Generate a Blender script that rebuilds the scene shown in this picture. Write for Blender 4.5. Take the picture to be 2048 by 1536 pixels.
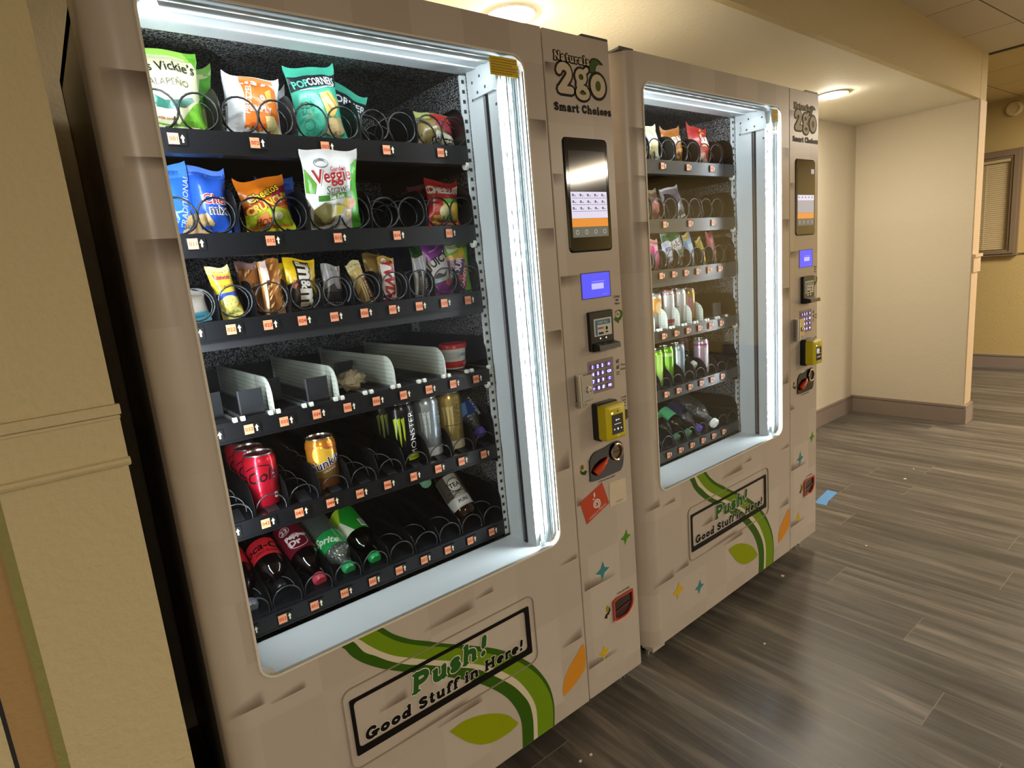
import bpy, bmesh, math, random
from math import sin, cos, pi, radians as R
from mathutils import Matrix, Vector, noise
from mathutils.geometry import tessellate_polygon, delaunay_2d_cdt
random.seed(7)
SC = bpy.context.scene
for _o in list(bpy.data.objects): bpy.data.objects.remove(_o)
COL = SC.collection

# ---------------------------------------------------------------- camera
cam_d = bpy.data.cameras.new('camera'); cam = bpy.data.objects.new('camera', cam_d); COL.objects.link(cam)
cam.location = (-0.0389, -1.1074, 1.2920); cam.rotation_euler = (1.3807, 0.0889, -0.6717)
cam_d.sensor_fit = 'HORIZONTAL'; cam_d.sensor_width = 36.0; cam_d.lens = 36.0 * 1197.7 / 2048.0
cam_d.clip_start = 0.02; cam_d.clip_end = 60
SC.camera = cam
# ---------------------------------------------------------------- light levels and exposure
W = bpy.data.worlds.new('world'); SC.world = W; W.use_nodes = True
W.node_tree.nodes['Background'].inputs[0].default_value = (1.0, 0.85, 0.6, 1); W.node_tree.nodes['Background'].inputs[1].default_value = 0.05
SC.view_settings.view_transform = 'Standard'; SC.view_settings.look = 'None'
SC.view_settings.gamma = 1; SC.view_settings.use_curve_mapping = False
SC.view_settings.exposure = 0.0
SC.cycles.use_denoising = True
SC.cycles.max_bounces = 7; SC.cycles.transparent_max_bounces = 16; SC.cycles.caustics_reflective = False; SC.cycles.caustics_refractive = False
SC.cycles.sample_clamp_indirect = 4.0
LED = 400.0          # LED diode strips inside the machines
DOWN = 430.0          # round downlights in the alcove soffit
TROF = 62.0           # unseen ceiling troffers, added to light the room

# ---------------------------------------------------------------- materials
def lin(c):
    if isinstance(c, str): c = tuple(int(c[i:i+2], 16) / 255 for i in (0, 2, 4))
    return tuple(x / 12.92 if x <= 0.04045 else ((x + 0.055) / 1.055) ** 2.4 for x in c) + (1,)
MATS = {}
def P(mat): return mat.node_tree.nodes['Principled BSDF']
def mk(name, col, rough=0.5, metal=0.0, var=0.05, scale=40.0, bump=0.0, spec=0.5, emit=0.0, coat=0.0):
    if name in MATS: return MATS[name]
    m = bpy.data.materials.new(name); m.use_nodes = True; MATS[name] = m
    nt = m.node_tree; p = P(m); c = lin(col)
    p.inputs['Base Color'].default_value = c; p.inputs['Roughness'].default_value = rough; p.inputs['Metallic'].default_value = metal
    p.inputs['Specular IOR Level'].default_value = spec; p.inputs['Coat Weight'].default_value = coat
    if emit:
        p.inputs['Emission Color'].default_value = c; p.inputs['Emission Strength'].default_value = emit
        return m
    if var or bump:
        tc = nt.nodes.new('ShaderNodeTexCoord'); n = nt.nodes.new('ShaderNodeTexNoise'); n.inputs['Scale'].default_value = scale; n.inputs['Detail'].default_value = 3
        nt.links.new(tc.outputs['Object'], n.inputs['Vector'])
        if var:
            mx = nt.nodes.new('ShaderNodeMix'); mx.data_type = 'RGBA'
            mx.inputs[6].default_value = tuple(max(0, x * (1 - var)) for x in c[:3]) + (1,)
            mx.inputs[7].default_value = tuple(min(1, x * (1 + var)) for x in c[:3]) + (1,)
            nt.links.new(n.outputs['Fac'], mx.inputs[0]); nt.links.new(mx.outputs[2], p.inputs['Base Color'])
        if bump:
            b = nt.nodes.new('ShaderNodeBump'); b.inputs['Strength'].default_value = bump; b.inputs['Distance'].default_value = 0.004
            nt.links.new(n.outputs['Fac'], b.inputs['Height']); nt.links.new(b.outputs['Normal'], p.inputs['Normal'])
    return m
def foil(col):                      # printed plastic film of snack bags
    return mk('film_' + col, col, rough=0.28, var=0.08, scale=60, bump=0.25, spec=0.6)
def ink(col): return mk('ink_' + col, col, rough=0.5, var=0.03, scale=80, spec=0.15)
def pet(name, tint, gl=0.07, body=0.0, bodycol=(0, 0, 0, 1), f0=0.04, bump=0.0, trans=False):        # clear plastic / glass sheet: tinted transparency plus fresnel gloss
    if name in MATS: return MATS[name]
    m = bpy.data.materials.new(name); m.use_nodes = True; MATS[name] = m; nt = m.node_tree; nt.nodes.clear()
    out = nt.nodes.new('ShaderNodeOutputMaterial'); tr = nt.nodes.new('ShaderNodeBsdfTransparent'); gls = nt.nodes.new('ShaderNodeBsdfGlossy'); mx = nt.nodes.new('ShaderNodeMixShader')
    lw = nt.nodes.new('ShaderNodeLayerWeight'); pw = nt.nodes.new('ShaderNodeMath'); pw.operation = 'POWER'; pw.inputs[1].default_value = 5.0; fr = nt.nodes.new('ShaderNodeMapRange'); fr.inputs[3].default_value = f0; fr.inputs[4].default_value = 1.0; lw.inputs[0].default_value = .5; nt.links.new(lw.outputs['Facing'], pw.inputs[0]); nt.links.new(pw.outputs[0], fr.inputs[0])
    tr.inputs[0].default_value = lin(tint); gls.inputs['Roughness'].default_value = gl
    if bump:
        tc = nt.nodes.new('ShaderNodeTexCoord'); n = nt.nodes.new('ShaderNodeTexVoronoi'); n.inputs['Scale'].default_value = 150; bp = nt.nodes.new('ShaderNodeBump'); bp.inputs['Strength'].default_value = bump; bp.inputs['Distance'].default_value = .003
        nt.links.new(tc.outputs['Object'], n.inputs['Vector']); nt.links.new(n.outputs['Distance'], bp.inputs['Height']); nt.links.new(bp.outputs[0], gls.inputs['Normal'])
    nt.links.new(fr.outputs[0], mx.inputs[0]); nt.links.new(tr.outputs[0], mx.inputs[1]); nt.links.new(gls.outputs[0], mx.inputs[2])
    last = mx
    if body:
        df = nt.nodes.new('ShaderNodeBsdfTranslucent' if trans else 'ShaderNodeBsdfDiffuse'); df.inputs[0].default_value = bodycol; m2 = nt.nodes.new('ShaderNodeMixShader'); m2.inputs[0].default_value = body
        nt.links.new(mx.outputs[0], m2.inputs[1]); nt.links.new(df.outputs[0], m2.inputs[2]); last = m2
    nt.links.new(last.outputs[0], out.inputs[0]); return m

def wrap_mat():                     # vinyl wrap: beige squares of slightly different tone, as printed on it
    m = mk('wrap_vinyl', 'b9ada0', rough=0.32, var=0, spec=0.45); nt = m.node_tree; p = P(m)
    tc = nt.nodes.new('ShaderNodeTexCoord'); mp = nt.nodes.new('ShaderNodeMapping'); mp.inputs['Location'].default_value = (0.058, 0, 0.012); mp.inputs['Scale'].default_value = (8.0, 0.01, 8.0)
    fl = nt.nodes.new('ShaderNodeVectorMath'); fl.operation = 'FLOOR'; wn = nt.nodes.new('ShaderNodeTexWhiteNoise')
    nt.links.new(tc.outputs['Object'], mp.inputs['Vector']); nt.links.new(mp.outputs[0], fl.inputs[0]); nt.links.new(fl.outputs[0], wn.inputs['Vector'])
    mx = nt.nodes.new('ShaderNodeMix'); mx.data_type = 'RGBA'; mx.inputs[6].default_value = lin('b4a89a'); mx.inputs[7].default_value = lin('bfb4a6')
    nt.links.new(wn.outputs['Value'], mx.inputs[0]); nt.links.new(mx.outputs[2], p.inputs['Base Color'])
    return m
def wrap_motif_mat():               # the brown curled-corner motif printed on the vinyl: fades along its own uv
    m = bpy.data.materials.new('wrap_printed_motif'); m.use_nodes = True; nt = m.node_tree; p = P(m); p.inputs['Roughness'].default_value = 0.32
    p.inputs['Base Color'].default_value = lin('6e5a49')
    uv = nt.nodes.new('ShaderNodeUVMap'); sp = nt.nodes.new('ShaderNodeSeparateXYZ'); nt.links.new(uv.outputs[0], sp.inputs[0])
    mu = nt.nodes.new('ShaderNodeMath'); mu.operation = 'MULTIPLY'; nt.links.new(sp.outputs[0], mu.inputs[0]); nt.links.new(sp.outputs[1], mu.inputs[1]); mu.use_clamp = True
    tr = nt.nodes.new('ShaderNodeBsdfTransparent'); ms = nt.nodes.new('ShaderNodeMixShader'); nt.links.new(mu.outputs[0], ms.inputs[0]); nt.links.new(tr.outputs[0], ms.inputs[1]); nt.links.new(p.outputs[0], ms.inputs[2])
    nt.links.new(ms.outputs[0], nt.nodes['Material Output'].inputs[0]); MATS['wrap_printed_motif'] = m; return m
def speckle_mat():                  # black stucco-embossed lining sheet: bright metal showing through the black
    m = mk('stucco_lining', '0c0d10', rough=0.32, var=0, metal=0.55, spec=0.9); nt = m.node_tree; p = P(m)
    tc = nt.nodes.new('ShaderNodeTexCoord'); n = nt.nodes.new('ShaderNodeTexNoise'); n.inputs['Scale'].default_value = 300; n.inputs['Detail'].default_value = 2; nt.links.new(tc.outputs['Object'], n.inputs['Vector'])
    b = nt.nodes.new('ShaderNodeBump'); b.inputs['Strength'].default_value = 0.9; b.inputs['Distance'].default_value = 0.004; nt.links.new(n.outputs['Fac'], b.inputs['Height']); nt.links.new(b.outputs[0], p.inputs['Normal'])
    cr = nt.nodes.new('ShaderNodeValToRGB'); cr.color_ramp.elements[0].position = 0.45; cr.color_ramp.elements[0].color = lin('16171a'); cr.color_ramp.elements[1].position = 0.60; cr.color_ramp.elements[1].color = lin('d0d2d6')
    nt.links.new(n.outputs['Fac'], cr.inputs[0]); nt.links.new(cr.outputs[0], p.inputs['Base Color'])
    return m
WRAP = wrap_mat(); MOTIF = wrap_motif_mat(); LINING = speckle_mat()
WHITE = mk('white_enamel', 'bfc6c9', rough=0.35, var=0.03, scale=12)
WHITEP = mk('white_plastic', 'dcdfd6', rough=0.4, var=0.03)
BLACK = mk('black_enamel', '0d0e11', rough=0.35, var=0.1)
TRAYB = mk('tray_black', '101115', rough=0.3, var=0.1)
WIRE = mk('coil_wire_grey', '585b5f', rough=0.3, metal=0.9, var=0.05)
WIREB = mk('coil_wire_black', '0d0e10', rough=0.25, var=0.05)
STEEL = mk('brushed_steel', 'b9b8b4', rough=0.25, metal=1.0, var=0.05)
CHROME = mk('chrome', 'd8d6d0', rough=0.12, metal=1.0, var=0.02)
GLOSSB = mk('gloss_black', '07070a', rough=0.06, var=0.0, spec=0.6)
SHEET = pet('glass_sheet', 'fbfdfc', gl=0.0, f0=0.02)
LENS = pet('frosted_lens', 'f2f7f6', gl=0.25, body=0.7, bodycol=(0.6, 0.66, 0.67, 1), trans=True)
GREYB = mk('grey_plastic', '4a4b50', rough=0.4)
ORANGE_TAG = mk('tag_orange', 'f0a078', rough=0.45, var=0.04)
TAGINK = mk('tag_ink', 'b03a1c', rough=0.5, var=0)
TAGARROW = mk('tag_arrow', 'e8e2c8', rough=0.5, var=0)

# ---------------------------------------------------------------- mesh builder
class MB:
    def __init__(s): s.v = []; s.f = []; s.fm = []; s.uv = []; s.ms = []; s.M = Matrix(); s.hasuv = False
    def mi(s, m):
        if m not in s.ms: s.ms.append(m)
        return s.ms.index(m)
    def add(s, vs, fs, m, uvs=None):
        b = len(s.v); M = s.M; s.v += [tuple(M @ Vector(p)) for p in vs]; i = s.mi(m)
        for k, f in enumerate(fs):
            s.f.append(tuple(b + j for j in f)); s.fm.append(i)
            if uvs: s.hasuv = True; s.uv.append([uvs[j] for j in f])
            else: s.uv.append(None)
    def box(s, x0, y0, z0, x1, y1, z1, m):
        v = [(x, y, z) for z in (z0, z1) for y in (y0, y1) for x in (x0, x1)]
        s.add(v, [(0, 2, 3, 1), (4, 5, 7, 6), (0, 1, 5, 4), (2, 6, 7, 3), (0, 4, 6, 2), (1, 3, 7, 5)], m)
    def rbox(s, x0, y0, z0, x1, y1, z1, m, r=0.004, n=3):   # box with corners rounded in x-z and a small front chamfer (front = low y)
        ring = rrect(x0, z0, x1, z1, r, n); ring2 = rrect(x0 + r * .4, z0 + r * .4, x1 - r * .4, z1 - r * .4, r * .8, n); k = len(ring)
        v = [(a, y1, b) for a, b in ring] + [(a, y0 + r * .4, b) for a, b in ring] + [(a, y0, b) for a, b in ring2]
        f = [tuple(range(k))] + [tuple(range(3 * k - 1, 2 * k - 1, -1))]
        for q in (0, k):
            for i in range(k): f.append((q + i, q + (i + 1) % k, q + k + (i + 1) % k, q + k + i))
        s.add(v, f, m)
    def prism(s, pts, y0, y1, m):      # polygon in x-z extruded along y
        k = len(pts); v = [(a, y0, b) for a, b in pts] + [(a, y1, b) for a, b in pts]
        f = [tuple(range(k)), tuple(range(2 * k - 1, k - 1, -1))] + [(i, (i + 1) % k, k + (i + 1) % k, k + i) for i in range(k)]
        s.add(v, f, m)
    def prismx(s, pts, x0, x1, m):     # polygon in y-z extruded along x
        k = len(pts); v = [(x0, a, b) for a, b in pts] + [(x1, a, b) for a, b in pts]
        f = [tuple(range(k)), tuple(range(2 * k - 1, k - 1, -1))] + [(i, (i + 1) % k, k + (i + 1) % k, k + i) for i in range(k)]
        s.add(v, f, m)
    def prismz(s, pts, z0, z1, m):
        k = len(pts); v = [(a, b, z0) for a, b in pts] + [(a, b, z1) for a, b in pts]
        f = [tuple(range(k)), tuple(range(2 * k - 1, k - 1, -1))] + [(i, (i + 1) % k, k + (i + 1) % k, k + i) for i in range(k)]
        s.add(v, f, m)
    def frame(s, outer, inner, y0, y1, m):   # ring between two closed outlines of equal count, in x-z, extruded in y
        k = len(outer); v = [(a, y, b) for y in (y0, y1) for ring in (outer, inner) for a, b in ring]; f = []
        for i in range(k):
            j = (i + 1) % k
            f += [(i, j, k + j, k + i), (2 * k + i, 3 * k + i, 3 * k + j, 2 * k + j), (i, 2 * k + i, 2 * k + j, j), (k + i, k + j, 3 * k + j, 3 * k + i)]
        s.add(v, f, m)
    def tube(s, pts, r, m, n=6, caps=True):
        pts = [Vector(p) for p in pts]; v = []; f = []; up = None
        for i, p in enumerate(pts):
            t = (pts[min(i + 1, len(pts) - 1)] - pts[max(i - 1, 0)]).normalized()
            if up is None: up = Vector((0, 0, 1)) if abs(t.z) < .9 else Vector((1, 0, 0))
            a = (up - t * up.dot(t)).normalized(); b = t.cross(a); up = a
            rr = r[i] if isinstance(r, (list, tuple)) else r
            v += [p + (a * cos(2 * pi * k / n) + b * sin(2 * pi * k / n)) * rr for k in range(n)]
        for i in range(len(pts) - 1):
            for k in range(n): f.append((i * n + k, i * n + (k + 1) % n, (i + 1) * n + (k + 1) % n, (i + 1) * n + k))
        if caps: f += [tuple(range(n)), tuple(range((len(pts) - 1) * n, len(pts) * n))]
        s.add([tuple(p) for p in v], f, m)
    def lathe(s, prof, m, n=28, cap=True):    # profile [(r,z)] about local z
        v = [(r * cos(2 * pi * k / n), r * sin(2 * pi * k / n), z) for r, z in prof for k in range(n)]; f = []
        for i in range(len(prof) - 1):
            for k in range(n): f.append((i * n + k, i * n + (k + 1) % n, (i + 1) * n + (k + 1) % n, (i + 1) * n + k))
        if cap: f += [tuple(range(n)), tuple(range((len(prof) - 1) * n, len(prof) * n))]
        s.add(v, f, m)
    def disc(s, c, r, m, axis='y', n=20, r2=None):
        cx, cy, cz = c; v = []
        for k in range(n):
            a = 2 * pi * k / n; p = r * cos(a); q = (r2 or r) * sin(a)
            v.append((cx + p, cy, cz + q) if axis == 'y' else ((cx + p, cy + q, cz) if axis == 'z' else (cx, cy + p, cz + q)))
        s.add(v, [tuple(range(n))], m)
    def cyl(s, a, b, r, m, n=16): s.tube([a, b], r, m, n)
    def drape(s, tris, f, m, maxe=None):      # 2-d triangles laid on the surface f(u,v)
        vs = []; fs = []; todo = list(tris)
        while todo:
            a, b, c = todo.pop()
            if maxe:
                e = [(math.dist(a, b), 0), (math.dist(b, c), 1), (math.dist(c, a), 2)]; L, w = max(e)
                if L > maxe:
                    if w == 0: md = ((a[0] + b[0]) / 2, (a[1] + b[1]) / 2); todo += [(a, md, c), (md, b, c)]
                    elif w == 1: md = ((b[0] + c[0]) / 2, (b[1] + c[1]) / 2); todo += [(a, b, md), (a, md, c)]
                    else: md = ((c[0] + a[0]) / 2, (c[1] + a[1]) / 2); todo += [(a, b, md), (md, b, c)]
                    continue
            k = len(vs); vs += [f(*a), f(*b), f(*c)]; fs.append((k, k + 1, k + 2))
        s.add(vs, fs, m)
    def build(s, name, parent=None, smooth=None, loc=None, recalc=True):
        me = bpy.data.meshes.new(name); me.from_pydata(s.v, [], s.f)
        for m in s.ms: me.materials.append(m)
        for p, i in zip(me.polygons, s.fm): p.material_index = i
        if s.hasuv:
            ul = me.uv_layers.new(name='UVMap')
            for p, u in zip(me.polygons, s.uv):
                for k, li in enumerate(p.loop_indices): ul.data[li].uv = u[k] if u else (0, 0)
        if recalc:
            b = bmesh.new(); b.from_mesh(me); bmesh.ops.recalc_face_normals(b, faces=b.faces); b.to_mesh(me); b.free()
        if smooth:
            for p in me.polygons: p.use_smooth = True
            me.set_sharp_from_angle(angle=R(smooth))
        me.update()
        o = bpy.data.objects.new(name, me); COL.objects.link(o)
        if parent: o.parent = parent
        if loc: o.location = loc
        return o
def tag(o, label=None, cat=None, group=None, kind=None):
    if label: o['label'] = label
    if cat: o['category'] = cat
    if group: o['group'] = group
    if kind: o['kind'] = kind
    return o
def empty(name, loc=(0, 0, 0), rz=0.0, M=None):
    o = bpy.data.objects.new(name, None); COL.objects.link(o); o.empty_display_size = 0.05
    if M is not None: o.matrix_world = M
    else: o.location = loc; o.rotation_euler = (0, 0, rz)
    return o
def copy_tree(o, parent=None):
    c = o.copy(); COL.objects.link(c); c.parent = parent
    for ch in list(o.children): copy_tree(ch, c)
    return c

# ---------------------------------------------------------------- 2-d shapes (lists of triangles)
def rrect(x0, z0, x1, z1, r, n=4):
    o = []
    for cx, cz, a0 in ((x1 - r, z0 + r, -90), (x1 - r, z1 - r, 0), (x0 + r, z1 - r, 90), (x0 + r, z0 + r, 180)):
        for k in range(n + 1): a = R(a0 + 90 * k / n); o.append((cx + r * cos(a), cz + r * sin(a)))
    return o
def poly(pts):
    t = tessellate_polygon([[Vector((a, b, 0)) for a, b in pts]]); return [tuple(pts[i] for i in q) for q in t]
def rect(x0, z0, x1, z1): return [((x0, z0), (x1, z0), (x1, z1)), ((x0, z0), (x1, z1), (x0, z1))]
def ell(cx, cz, rx, rz, n=24, rot=0):
    c, s_ = cos(rot), sin(rot)
    p = [(cx + rx * cos(2 * pi * k / n) * c - rz * sin(2 * pi * k / n) * s_, cz + rx * cos(2 * pi * k / n) * s_ + rz * sin(2 * pi * k / n) * c) for k in range(n)]
    return [((cx, cz), p[k], p[(k + 1) % n]) for k in range(n)]
def ring(cx, cz, rx, rz, w, n=28):
    o = []
    for k in range(n):
        a, b = 2 * pi * k / n, 2 * pi * (k + 1) / n
        p = lambda t, q: (cx + (rx - q) * cos(t), cz + (rz - q) * sin(t))
        o += [(p(a, 0), p(b, 0), p(b, w)), (p(a, 0), p(b, w), p(a, w))]
    return o
def ribbon(A, B):
    o = []
    for i in range(min(len(A), len(B)) - 1): o += [(A[i], A[i + 1], B[i + 1]), (A[i], B[i + 1], B[i])]
    return o
def spline(p, n=6):                 # Catmull-Rom through points
    o = []; p = [p[0]] + list(p) + [p[-1]]
    for i in range(1, len(p) - 2):
        for k in range(n):
            t = k / n; q = []
            for d in range(len(p[0])):
                a, b, c, e = p[i - 1][d], p[i][d], p[i + 1][d], p[i + 2][d]
                q.append(.5 * (2 * b + (c - a) * t + (2 * a - 5 * b + 4 * c - e) * t * t + (3 * b - a - 3 * c + e) * t ** 3))
            o.append(tuple(q))
    return o + [p[-2]]
def union(tris, k=1000.0):
    vs = {}; fs = []
    for t in tris:
        f = []
        for p in t:
            q = (round(p[0] * k, 4), round(p[1] * k, 4)); f.append(vs.setdefault(q, len(vs)))
        if len(set(f)) == 3: fs.append(f)
    v, _, f, _, _, of = delaunay_2d_cdt([Vector(q) for q in vs], [], fs, 0, 1e-5)
    return [tuple((v[i].x / k, v[i].y / k) for i in q) for q, o in zip(f, of) if o]
def stroke(pts, w): return union(_stroke(pts, w))
def _stroke(pts, w):
    o = []; h = w / 2
    for i in range(len(pts) - 1):
        (a, b), (c, d) = pts[i], pts[i + 1]; L = math.hypot(c - a, d - b) or 1; nx, nz = -(d - b) / L * h, (c - a) / L * h
        o += [((a + nx, b + nz), (a - nx, b - nz), (c - nx, d - nz)), ((a + nx, b + nz), (c - nx, d - nz), (c + nx, d + nz))]
    for a, b in pts: o += ell(a, b, h, h, 8)
    return o
def star4(cx, cz, r, w=.34, lean=0.0):
    p = []
    for k in range(4):
        a = pi / 2 * k + pi / 2; b = a + pi / 4
        p += [(cx + r * cos(a), cz + r * sin(a)), (cx + r * w * cos(b) * 1.2, cz + r * w * sin(b) * 1.2)]
    return poly([(a + lean * (b - cz), b) for a, b in p])
def xf(tris, dx=0, dz=0, sx=1, sz=None, rot=0, shear=0):
    sz = sx if sz is None else sz; c, s_ = cos(rot), sin(rot)
    def g(p):
        a = p[0] * sx + p[1] * sz * shear; b = p[1] * sz
        return (a * c - b * s_ + dx, a * s_ + b * c + dz)
    return [tuple(g(p) for p in t) for t in tris]
_TX = {}
def text(s, size=1.0, bold=0.0, align='CENTER', shear=0.0, rot=0.0, dx=0.0, dz=0.0, squash=1.0):
    """plain sans lettering as triangles; centred on (dx,dz)"""
    key = (s, bold)
    if key not in _TX:
        cu = bpy.data.curves.new('lettering', 'FONT'); cu.body = s; cu.size = 1.0; cu.offset = bold; cu.align_x = 'LEFT'; cu.resolution_u = 2; cu.fill_mode = 'FRONT'
        ob = bpy.data.objects.new('lettering', cu); COL.objects.link(ob); dg = bpy.context.evaluated_depsgraph_get(); ev = ob.evaluated_get(dg); me = ev.to_mesh()
        me.calc_loop_triangles(); vs = [(v.co.x, v.co.y) for v in me.vertices]; t = [tuple(vs[i] for i in lt.vertices) for lt in me.loop_triangles]
        ev.to_mesh_clear(); bpy.data.objects.remove(ob); bpy.data.curves.remove(cu)
        xs = [p[0] for q in t for p in q] or [0, 1]; zs = [p[1] for q in t for p in q] or [0, 1]
        _TX[key] = (t, min(xs), max(xs), min(zs), max(zs))
    t, a, b, c, d = _TX[key]
    ox = {'CENTER': (a + b) / 2, 'LEFT': a, 'RIGHT': b}[align]; oz = (c + d) / 2
    base = [tuple((p[0] - ox, p[1] - oz) for p in q) for q in t]
    return xf(base, dx, dz, size * squash, size, rot, shear)
def textfit(s, x0, x1, zc, h, bold=0.0, shear=0.0):
    """lettering stretched to run from x0 to x1, cap height about h"""
    t0 = text(s, 1.0, bold); _, a, b, c, d = _TX[(s, bold)]
    return xf(t0, (x0 + x1) / 2, zc, (x1 - x0) / (b - a), h / (d - c), 0, shear)
# rounded fat slab lettering drawn from pen strokes (cap height 1, x-height .68)
def arc(cx, cz, rx, rz, a0, a1, n=14): return [(cx + rx * cos(R(a0 + (a1 - a0) * k / n)), cz + rz * sin(R(a0 + (a1 - a0) * k / n))) for k in range(n + 1)]
GL = {
 'N': (.98, [[(.2, .08), (.2, .92)], [(.2, .9), (.72, .1)], [(.74, .1), (.74, .92)]], [(.04, .36, .05), (.04, .3, .95), (.6, .9, .95)]),
 'P': (.82, [[(.22, .08), (.22, .92)], [(.22, .88)] + arc(.42, .67, .22, .21, 90, -90) + [(.22, .46)]], [(.04, .42, .05), (.04, .3, .95)]),
 'S': (.74, [arc(.36, .71, .2, .17, 30, 270, 12) + arc(.36, .3, .21, .19, 90, -150, 12)], [(.5, .6, .8), (.1, .2, .16)]),
 'C': (.84, [arc(.44, .5, .28, .4, 40, 320, 18)], [(.62, .72, .74)]),
 'G': (.95, [arc(.44, .5, .28, .4, 45, 330, 18), [(.7, .42), (.7, .14)], [(.52, .42), (.84, .42)]], [(.62, .72, .76)]),
 'H': (1.0, [[(.22, .08), (.22, .92)], [(.74, .08), (.74, .92)], [(.22, .5), (.74, .5)]], [(.04, .4, .05), (.04, .4, .95), (.56, .92, .05), (.56, .92, .95)]),
 'a': (.7, [arc(.27, .2, .15, .13, 0, 360, 14), [(.48, .1), (.48, .44)], arc(.31, .48, .17, .15, 0, 165, 8)], [(.46, .64, .05)]),
 't': (.5, [[(.22, .82), (.22, .2)] + arc(.32, .2, .1, .12, 180, 300, 6)], [(.04, .44, .62)]),
 'u': (.76, [[(.19, .58), (.19, .24)] + arc(.34, .24, .15, .15, 180, 340, 8), [(.54, .6), (.54, .08)]], [(.04, .2, .62), (.4, .56, .62), (.54, .7, .05)]),
 'r': (.58, [[(.2, .08), (.2, .58)], arc(.36, .44, .16, .15, 170, 50, 6)], [(.04, .38, .05), (.04, .2, .62)]),
 'l': (.44, [[(.22, .08), (.22, .95)]], [(.04, .4, .05), (.04, .2, .96)]),
 's': (.56, [arc(.27, .48, .13, .12, 40, 270, 10) + arc(.28, .21, .14, .14, 90, -150, 10)], [(.36, .44, .56), (.1, .16, .1)]),
 'm': (1.12, [[(.18, .08), (.18, .58)], arc(.34, .4, .17, .2, 180, 0, 8) + [(.51, .08)], arc(.69, .4, .17, .2, 180, 0, 8) + [(.86, .08)]], [(.03, .33, .05), (.03, .18, .62), (.4, .64, .05), (.74, 1.02, .05)]),
 'n': (.78, [[(.18, .08), (.18, .58)], arc(.36, .38, .19, .22, 180, 0, 8) + [(.55, .08)]], [(.03, .33, .05), (.03, .18, .62), (.43, .71, .05)]),
 'h': (.78, [[(.18, .08), (.18, .95)], arc(.36, .38, .19, .22, 180, 0, 8) + [(.55, .08)]], [(.03, .33, .05), (.03, .18, .96), (.43, .71, .05)]),
 'o': (.7, [arc(.34, .33, .2, .22, 0, 360, 18)], []),
 'i': (.42, [[(.2, .08), (.2, .58)], [(.2, .86), (.2, .87)]], [(.03, .37, .05), (.03, .2, .62)]),
 'c': (.62, [arc(.33, .33, .19, .22, 40, 320, 14)], [(.42, .5, .5)]),
 'e': (.68, [[(.16, .35), (.5, .37)] + arc(.34, .34, .2, .24, 8, 285, 14)], []),
 'd': (.76, [arc(.3, .32, .17, .22, 0, 360, 16), [(.52, .08), (.52, .95)]], [(.36, .52, .96), (.52, .68, .05)]),
 'f': (.5, [[(.2, .08), (.2, .74)] + arc(.34, .76, .14, .14, 180, 40, 6)], [(.03, .38, .05), (.03, .42, .62)]),
 '2': (.8, [arc(.38, .68, .22, .22, 165, -30, 10) + [(.2, .14)], [(.18, .14), (.66, .14)]], []),
 'g': (.72, [arc(.32, .42, .17, .17, 0, 360, 14), [(.44, .56), (.58, .66)], [(.2, .26), (.18, .14), (.5, .08)] + arc(.36, -.06, .22, .14, 60, -240, 12)], []),
 '!': (.42, [[(.22, .92), (.21, .5)], [(.2, .1), (.2, .11)]], []),
 ' ': (.36, [], []), "'": (.25, [[(.12, .95), (.1, .75)]], []),
}
def slab(s, x0, x1, z0, h, w=.24, extra=0.0, shear=0.0, sw=.1, rise=0.0):
    """slab lettering from x0 to x1 on baseline z0 with cap height h; extra widens every stroke (for outlines)"""
    adv = sum(GL[c][0] for c in s); k = (x1 - x0) / adv; o = []; x = 0
    for c in s:
        a, st, se = GL[c]; t = []
        for q in st: t += _stroke([(p[0] * k, p[1] * h) for p in q], w * min(k, h) * (1 if c != '!' else 1.1) + extra)
        for a0, a1, zz in se: t += _stroke([(a0 * k + .05 * k, zz * h), (a1 * k - .05 * k, zz * h)], sw * min(k, h) * 1.2 + extra)
        o += xf(t, x0 + x * k, z0 + rise * x / adv, 1, 1, 0, shear); x += a
    return union(o)
# ---------------------------------------------------------------- vending machines
OFF = Matrix.Translation((-0.65, -0.37, 0))
def mm(dx, dy, dr): return Matrix.Translation((dx, dy, 0)) @ Matrix.Rotation(dr, 4, 'Z')
MA = mm(0, 0, 0); MBm = mm(1.1927, 0.0114, 0.0178)
FL = {1: 1.588, 2: 1.405, 3: 1.244, 4: 1.046, 5: 0.845, 6: 0.632}      # tray floors
LAB = {1: 1.570, 2: 1.388, 3: 1.226, 4: 1.028, 5: 0.829, 6: 0.614}
LO = {1: 1.550, 2: 1.367, 3: 1.208, 4: 1.012, 5: 0.812, 6: 0.598}
def NB(): b = MB(); b.M = OFF.copy(); return b
def D(layer=0): 
    y = -0.0006 - 0.0004 * layer
    return lambda a, b: (a, y, b)
GREEN1 = ink('35590f'); GREEN2 = ink('6d8c14'); GREEN3 = ink('5f7f0e'); CREAM = ink('cfc3ab'); LEAFG = ink('8a960c'); LEAFO = ink('cf8a2a'); BLKI = ink('14110f'); TEALI = ink('3f8288'); YELI = ink('c9a91c'); GRNI = ink('4d8a1c'); PGREEN = ink('2c5a22')

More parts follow.
